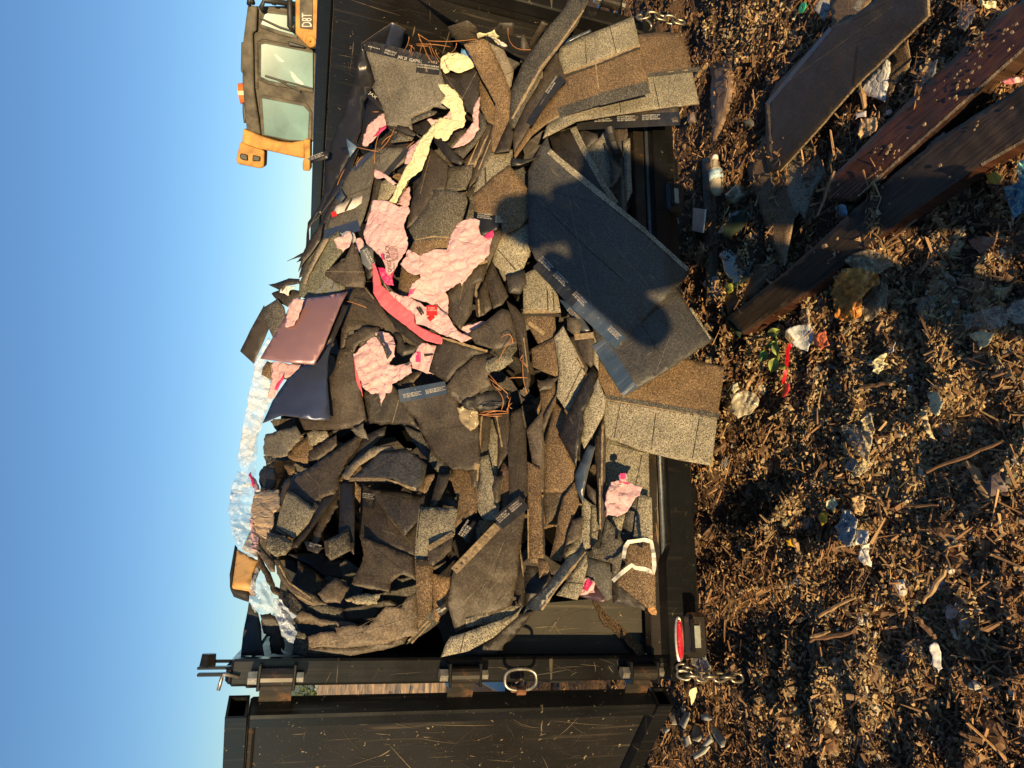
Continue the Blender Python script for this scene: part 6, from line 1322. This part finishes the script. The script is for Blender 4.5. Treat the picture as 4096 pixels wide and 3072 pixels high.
for t,po,m,o,la,c_,n_,w in (
 ('J','470 850 560 830 632 862 640 920 600 965 520 1000 470 960 480 900','DFp',7,'creased milky plastic film beside the lowest hanging shingle','film','plastic_film',.04),
 ('J','485 790 520 780 530 820 500 850 478 830','YL',9,'small cream paper twist above the creased milky film','paper','paper_scrap',.03),
 ('J','310 205 340 170 400 150 440 180 462 205 430 240 405 292 360 270','WH',7,'grey white crumpled tissue near the short grey timber','tissue','paper_scrap',.045),
 ('J','445 205 485 198 490 240 460 258','YG',8,'small yellow green scrap beside the grey white tissue','plastic scrap','plastic_scrap',.02),
 ('J','1310 660 1360 620 1400 610 1380 660 1420 680 1350 735 1315 720','YL',7,'cream torn paper loop in the middle of the refuse','paper','paper_scrap',.05),
 ('J','1400 600 1440 570 1450 545 1440 600 1405 618','WH',8,'small white tip beside the cream torn paper loop','paper','paper_scrap',.02),
 ('J','1565 340 1600 280 1660 270 1690 330 1640 410 1590 400','GFm',6,'pale green plastic film lump at the edge of the refuse','film','plastic_film',.03),
 ('J','1840 385 1900 370 2050 330 2120 350 2110 440 2010 470 1900 450 1870 470','CFd',8,'crushed clear drink bottle with printed label remains','bottle','crushed_bottle',.05),
 ('J','2120 340 2160 290 2215 285 2260 330 2240 420 2160 440 2115 410','CFd',10,'round clear plastic bubble lid beside the crushed bottle','bubble','plastic_bubble',.03),
 ('J','1880 500 1960 470 2040 490 2000 560 1950 590 1930 540','YL',7,'cream film scrap below the crushed clear bottle','film','plastic_film',.04),
 ('J','1130 1040 1200 1030 1290 1080 1280 1150 1270 1230 1220 1200 1160 1120','CFd',7,'torn translucent bag streaked with dirt in the mulch','bag','plastic_bag',.05),
 ('J','1250 1000 1300 960 1330 1060 1310 1150 1290 1290 1230 1340 1190 1330 1270 1210','YLd',8,'long dirty cream film strip twisted through the refuse','film','plastic_film',.05),
 ('J','1140 1230 1180 1215 1225 1250 1200 1310 1150 1300','GKp',6,'grey crumpled film knot left of the twisted cream strip','film','plastic_film',.03),
 ('J','1640 850 1690 830 1740 900 1700 980 1660 960','YL',7,'pale cream pulp lump at the right of the refuse','pulp','paper_scrap',.05),
 ('J','1600 940 1640 960 1660 1060 1700 1130 1650 1110 1610 1030','YLd',6,'curved cream shred beside the pale pulp lump','paper','paper_scrap',.04),
 ('K','1005 150 1048 155 1045 205 1015 228 1000 190','YE',8,'bright yellow plastic chip near the grey rag','plastic scrap','plastic_scrap',.01),
 ('K','800 310 830 305 835 330 850 350 812 345','YE',6,'tiny yellow fleck in the mulch above the rag','plastic scrap','plastic_scrap',.01),
 ('K','1135 120 1180 130 1225 185 1215 260 1205 350 1160 352 1110 300 1095 235 1125 190','RAG',9,'wet grey white rag balled up in the mulch','rag','cloth_rag',.05),
 ('K','1200 240 1290 255 1280 330 1215 340','WH',8,'white fabric fold next to the wet rag','rag','cloth_rag',.03),
 ('K','1240 330 1300 330 1290 390 1308 470 1225 425','WHs',8,'white striped rag tail beside the wet rag','rag','cloth_rag',.02),
 ('K','1190 60 1250 40 1275 110 1250 165 1200 150 1180 100','TPl',7,'tan ruffled mushroom like paper wad above the rag','paper','paper_scrap',.06),
 ('K','1040 75 1090 58 1112 100 1080 140 1040 120','YL',7,'cream ruffled paper wad left of the tan one','paper','paper_scrap',.05),
 ('K','1655 930 1690 915 1715 960 1730 1070 1705 1098 1670 1040','WBk',9,'white foam block wedged in the mulch','foam block','foam_block',.01),
 ('K','245 1000 330 990 360 1060 355 1120 300 1140 250 1060','CFg',6,'clear plastic bag end behind the hanging chain','bag','plastic_bag',.04),
 ('K','235 1200 275 1180 270 1240 245 1290','YL',6,'thin white paper spike below the gate hinge','paper','paper_scrap',.02),
 ('I','1245 700 1340 695 1340 760 1300 800 1240 830 1225 790','TPl',7,'tan food wrapper with yellow smear between the beams','wrapper','food_wrapper',.04),
 ('I','1210 672 1278 655 1278 690 1215 705','ST',9,'small pale rectangle of card above the tan food wrapper','card','card_scrap',.005),
 ('I','1095 1220 1150 1215 1165 1275 1125 1285','BLs',8,'small bright blue plastic scrap between the two beams','plastic scrap','plastic_scrap',.03),
 ('I','1820 60 1870 10 1930 40 1900 140 1860 185 1815 150','CFd',8,'round clear plastic lid in the upper corner between refuse','bubble','plastic_bubble',.03),
 ('I','2080 480 2130 455 2205 460 2200 485 2110 500','PKr',9,'red and white printed wrapper between the beams','wrapper','food_wrapper',.02),
 ('I','2090 1110 2150 1090 2260 1010 2260 1240 2200 1260 2150 1300 2120 1200','BLt',10,'blue crumpled plastic bag at the picture edge','bag','plastic_bag',.05),
 ('I','2180 960 2260 930 2260 1040 2190 1080 2165 1010','TL',12,'teal crumpled film over the blue bag','film','plastic_film',.04),
 ('I','1985 1030 2040 1010 2085 1050 2050 1090 2000 1075','YEd',7,'mustard yellow crumpled scrap left of the blue bag','plastic scrap','plastic_scrap',.03),
 ('I','1880 1420 1960 1395 2050 1400 2020 1480 1950 1500 1900 1460','RSt',6,'rusty red stained card in the shade below the blue bag','card','card_scrap',.03),
 ('I','965 60 1010 -20 1060 -10 1062 60 1030 130 1000 90','GKp',6,'grey torn film beside the shingle at the upper edge','film','plastic_film',.03),
 ('I','1600 380 1700 350 1690 430 1600 520 1560 540','CFd',5,'long smeared translucent film beside the red brown beam','film','plastic_film',.03),
 ('I','1640 860 1740 780 1755 810 1690 870 1620 905','GKp',3,'grey film strip trapped in the gap between the two beams','film','plastic_film',.02),
 ('I','1940 0 2050 10 2040 50 1990 50 1950 20','YL',9,'pale cream wad at the upper end of the red brown beam','paper','paper_scrap',.04)):
    PP(t,la,m,po,o,base='ground',cat=c_,name=n_,wr=w)
# green cap with a hole
def washer():
    c=gp('I',906,47,.05); v=[];f=[]; n=24
    for z in (0,.006):
        for r_ in (.006,.019):
            for k in range(n): a=6.2832*k/n; v.append((c[0]+math.cos(a)*r_,c[1]+math.sin(a)*r_,c[2]+z))
    for k in range(n):
        q=(k+1)%n; f+=[(k,q,n+q,n+k),(2*n+k,3*n+k,3*n+q,2*n+q),(n+k,n+q,3*n+q,3*n+k),(k,2*n+k,2*n+q,q)]
    tag(fixn(mesh('plastic_washer',v,f,'GNp')),'green plastic ring washer on the mulch','washer')
washer()
# pale broken tile pieces under the gate
for k,(po,la) in enumerate((('170 1400 205 1320 232 1330 228 1360 200 1425','tall pale broken tile standing nearest the gate foot'),('298 1345 330 1340 368 1372 345 1382 310 1375','small pale tile chip beyond the tall tile'),('365 1415 400 1420 448 1490 440 1525 420 1532 370 1450','large grey pale tile piece right of the others'),('305 1530 352 1462 370 1500 330 1530','pale tile piece below the large grey tile'),('250 1580 310 1535 350 1530 320 1570 262 1602','greenish pale tile strip lowest under the gate'),('68 1440 80 1412 110 1430 90 1450','small pale tile corner against the gate edge'),('245 1450 262 1395 300 1410 315 1470 280 1500 250 1490','dusty grey tile slab in the middle of the tile pieces'),('125 1350 150 1300 180 1330 165 1400 130 1400','dull purple grey tile piece by the gate foot'),('190 1480 225 1470 240 1520 205 1540','brown grey tile piece in the shade of the gate'),('180 1300 210 1290 212 1320 190 1335','tiny cream tile chip at the gate foot'))):
    SH('K',la,('TI','TI','TI2','TI','TI','TI','TI3','TI3','TI3','TI')[k],po,6+k%3*1.5,**GP,cat='tile piece',name='broken_tile',th=.006,t=.2,edge='TI')
# sticks and splinters
for k,(t,a,b,h,r_,la) in enumerate((('K',(990,765),(1208,650),.05,.007,'pale forked stick lying on the mulch'),('K',(945,905),(1195,858),.05,.008,'light splintered lath, the lower of a pair'),('K',(950,885),(1060,855),.06,.006,'light splintered lath, the upper of a pair'),('K',(450,600),(525,700),.05,.005,'thin tan splinter near the lamp housing'),('K',(960,1165),(1060,1260),.05,.008,'tan splinter pointing at the pale mulch patch'),('K',(1690,900),(1585,770),.05,.008,'brown stick beside the grey stones'),('K',(1620,680),(1750,490),.05,.007,'dark thin stick above the grey stones'),('J',(1640,1310),(2090,1135),.06,.006,'long thin reddish twig crossing the refuse'),('J',(1880,1250),(2010,1480),.04,.012,'reddish bark strip at the right of the refuse'),('J',(1240,810),(1420,790),.06,.007,'pale flat splinter above the shredded food'),('J',(670,1145),(720,1040),.05,.003,'fine pale twig on the mulch'),('J',(360,1190),(440,1150),.05,.011,'chunky orange wood chip by the lowest shingle'),('J',(570,820),(610,740),.05,.009,'pale chip beside the milky film'),('I',(1350,1475),(1575,1295),.05,.005,'thin straw coloured rod beside the dark beam'),('I',(1250,480),(1270,640),.05,.010,'short weathered stake beside the white triangle'),('I',(990,1280),(1090,1015),.12,.006,'pale splinter sticking up off the red brown beam end'),('I',(265,470),(340,370),.05,.011,'orange split wood chip near the fan of shingles'),('I',(480,720),(540,690),.05,.008,'small orange wood chip near the bark slab'),('K',(890,400),(850,310),.05,.010,'broken twig knot near the yellow fleck'),('K',(1500,110),(1700,105),.06,.004,'straight thin twig at the top of the mulch'))):
    p0=gp(t,*a,h);p1=gp(t,*b,h+.01); r2=random.Random(k+90); n=8; pts=[];rs=[]
    for i in range(n): f=i/(n-1); q=p0*(1-f)+p1*f+np.array([r2.uniform(-1,1),r2.uniform(-1,1),r2.uniform(-.5,.5)])*r_*.5; pts.append(q); rs.append(r_*(.35+.65*math.sin(math.pi*(.15+.75*f)))*r2.uniform(.8,1.15))
    tag(MB().tube(pts,rs,6).build('wood_stick','WDl' if k%2==0 else 'WD2'),la,'stick')
cs=[('K',1468,585,.026),('K',1608,580,.012),('K',1660,550,.022),('K',1795,490,.015),('K',1130,605,.008),('K',915,748,.011),('K',1795,690,.02),('K',1700,770,.03),('K',1790,820,.02),('K',1740,850,.016),('K',1770,880,.02),('K',1910,1175,.02),('K',1945,1228,.012),('K',2188,1215,.014),('K',838,1522,.009),('K',1045,1475,.008),('K',1268,1530,.011),('K',1110,1440,.009),('K',1410,930,.010),('K',1480,940,.010),('K',1380,960,.008),('K',1220,780,.016),('K',1260,790,.012),('I',628,790,.013),('I',1140,668,.008),('I',1365,735,.012),('I',1425,665,.013),('I',318,10,.008),('I',620,850,.01),('J',1770,1230,.010),('J',1225,655,.012),('J',620,490,.01),('I',600,1450,.007),('K',1640,700,.016),('K',1650,740,.018),('K',1900,720,.014),('K',1290,680,.007),('K',1750,770,.014),('K',1820,790,.012),('K',1710,820,.014)]
for k,(t,x,y,r_) in enumerate(cs): u,v=px(t,x,y); chunk('foam_lump','pale rounded lump of foam or plaster lying loose on the mulch','foam lump',u,v,r_,'WLp','pale foam and plaster lumps on the mulch',k)
for (t,x,y,r_,m,la) in (('I',222,700,.032,'GSt','round grey purple stone by the printed tar strip end'),('I',570,725,.03,'GSt2','flat grey green stone in the mulch near the fan'),('J',2090,1380,.04,'GSt','round reddish stone at the right edge of the mulch'),('J',2160,1340,.02,'GSt2','small dark stone at the right picture edge')):
    u,v=px(t,x,y); chunk('stone',la,'stone',u,v,r_,m,None,int(x))
# crumbs stuck on the two beams
def beamreg(r):
    k=r.random()
    while True:
        f=r.random(); w=r.uniform(-1.6,1.6)
        if k<.75: x=1120+f*1060; y=1110-f*1000+w*60+ (80 if f>.6 else 0)*0+60
        else: x=700+f*1500; y=1800-f*1150+w*80
        p=gp('I',x,y,.085); 
        if noise.noise(Vector((p[0]*9,p[1]*9,4)))>.08 or r.random()<.12: return (p[0],p[1])
def bchips():
    r=np.random.default_rng(3); N=80; V=[];Fc=[];CO=[]
    for k in range(N):
        x,y=beamreg(r); s=r.uniform(.001,.0035)*(2.2 if r.random()<.08 else 1); b=len(V)
        for c in ((-1,-1,-1),(1,-1,-1),(1,1,-1),(-1,1,-1),(-1,-1,1),(1,-1,1),(1,1,1),(-1,1,1)):
            V.append((x+c[0]*s*r.uniform(.5,1.3),y+c[1]*s*r.uniform(.5,1.5),GZ+.092+c[2]*s*.5)); q=np.array([.42,.29,.15])*r.uniform(.8,1.0); CO.append((*q,1))
        Fc+=[tuple(b+i for i in f) for f in ((0,3,2,1),(4,5,6,7),(0,1,5,4),(1,2,6,5),(2,3,7,6),(3,0,4,7))]
    tag(mesh('sawdust_crumbs',V,Fc,'CHIP',cols=CO),'pale crumbs of pulp and sawdust stuck on top of the two beams','crumbs',kind='stuff')
bchips()

def litter():
    r=random.Random(77); ms=['YLd','WH','GKp','TPl','TP','DF','YL','RAG','GKp','YLd','CFd','OR2']; pr=[]
    for k in range(12):
        n=r.randint(6,9); out=[]
        for i in range(n*4): a=6.283*i/(n*4); q=1+.35*noise.noise(Vector((math.cos(a)*1.5+k*7,math.sin(a)*1.5,0)))+.18*noise.noise(Vector((math.cos(a)*5,math.sin(a)*5,k))); out.append((math.cos(a)*q,math.sin(a)*q*.55))
        ins=[(r.uniform(-.8,.8),r.uniform(-.4,.4)) for _ in range(50)]
        vv,ee,ff,_,_,_=delaunay_2d_cdt([Vector(p) for p in out+ins],[],[list(range(len(out)))],1,1e-5)
        V=[(q.x,q.y,.55*(.5-abs(noise.noise(Vector((q.x*2.2,q.y*2.2,k)))))+.25*noise.noise(Vector((q.x*5,q.y*5,k)))) for q in vv]; N=len(V); V+=[(x,y,z-.03) for x,y,z in V[:]]
        ec=set(); fs=[]
        for f in ff: fs+=[tuple(f),tuple(i+N for i in f[::-1])]; [ec.add((f[i],f[(i+1)%3])) for i in range(3)]
        for a,b in ec:
            if (b,a) not in ec: fs.append((b,a,a+N,b+N))
        me=bpy.data.meshes.new('litter_scrap'); me.from_pydata(V,[],fs); me.materials.append(MT[ms[k]]); me.polygons.foreach_set('use_smooth',[True]*len(fs)); pr.append(me)
    rr=np.random.default_rng(5)
    for k in range(190):
        p=palereg(rr) if k%3 else visreg(rr)
        if p is None: continue
        o=bpy.data.objects.new('litter_scrap',pr[k%12]); COL.objects.link(o); sz=rr.uniform(.010,.032)*(1.5 if rr.random()<.12 else 1); o.scale=(sz,sz,sz*.6); o.location=(p[0],p[1],gh(*p)+.016); o.rotation_euler=(rr.normal(0,.4)-.25,rr.normal(0,.4),rr.uniform(0,6.28))
        tag(o,'small crumpled scrap of dirty paper or film trodden into the mulch','litter scrap','small litter scraps over the mulch')
litter()
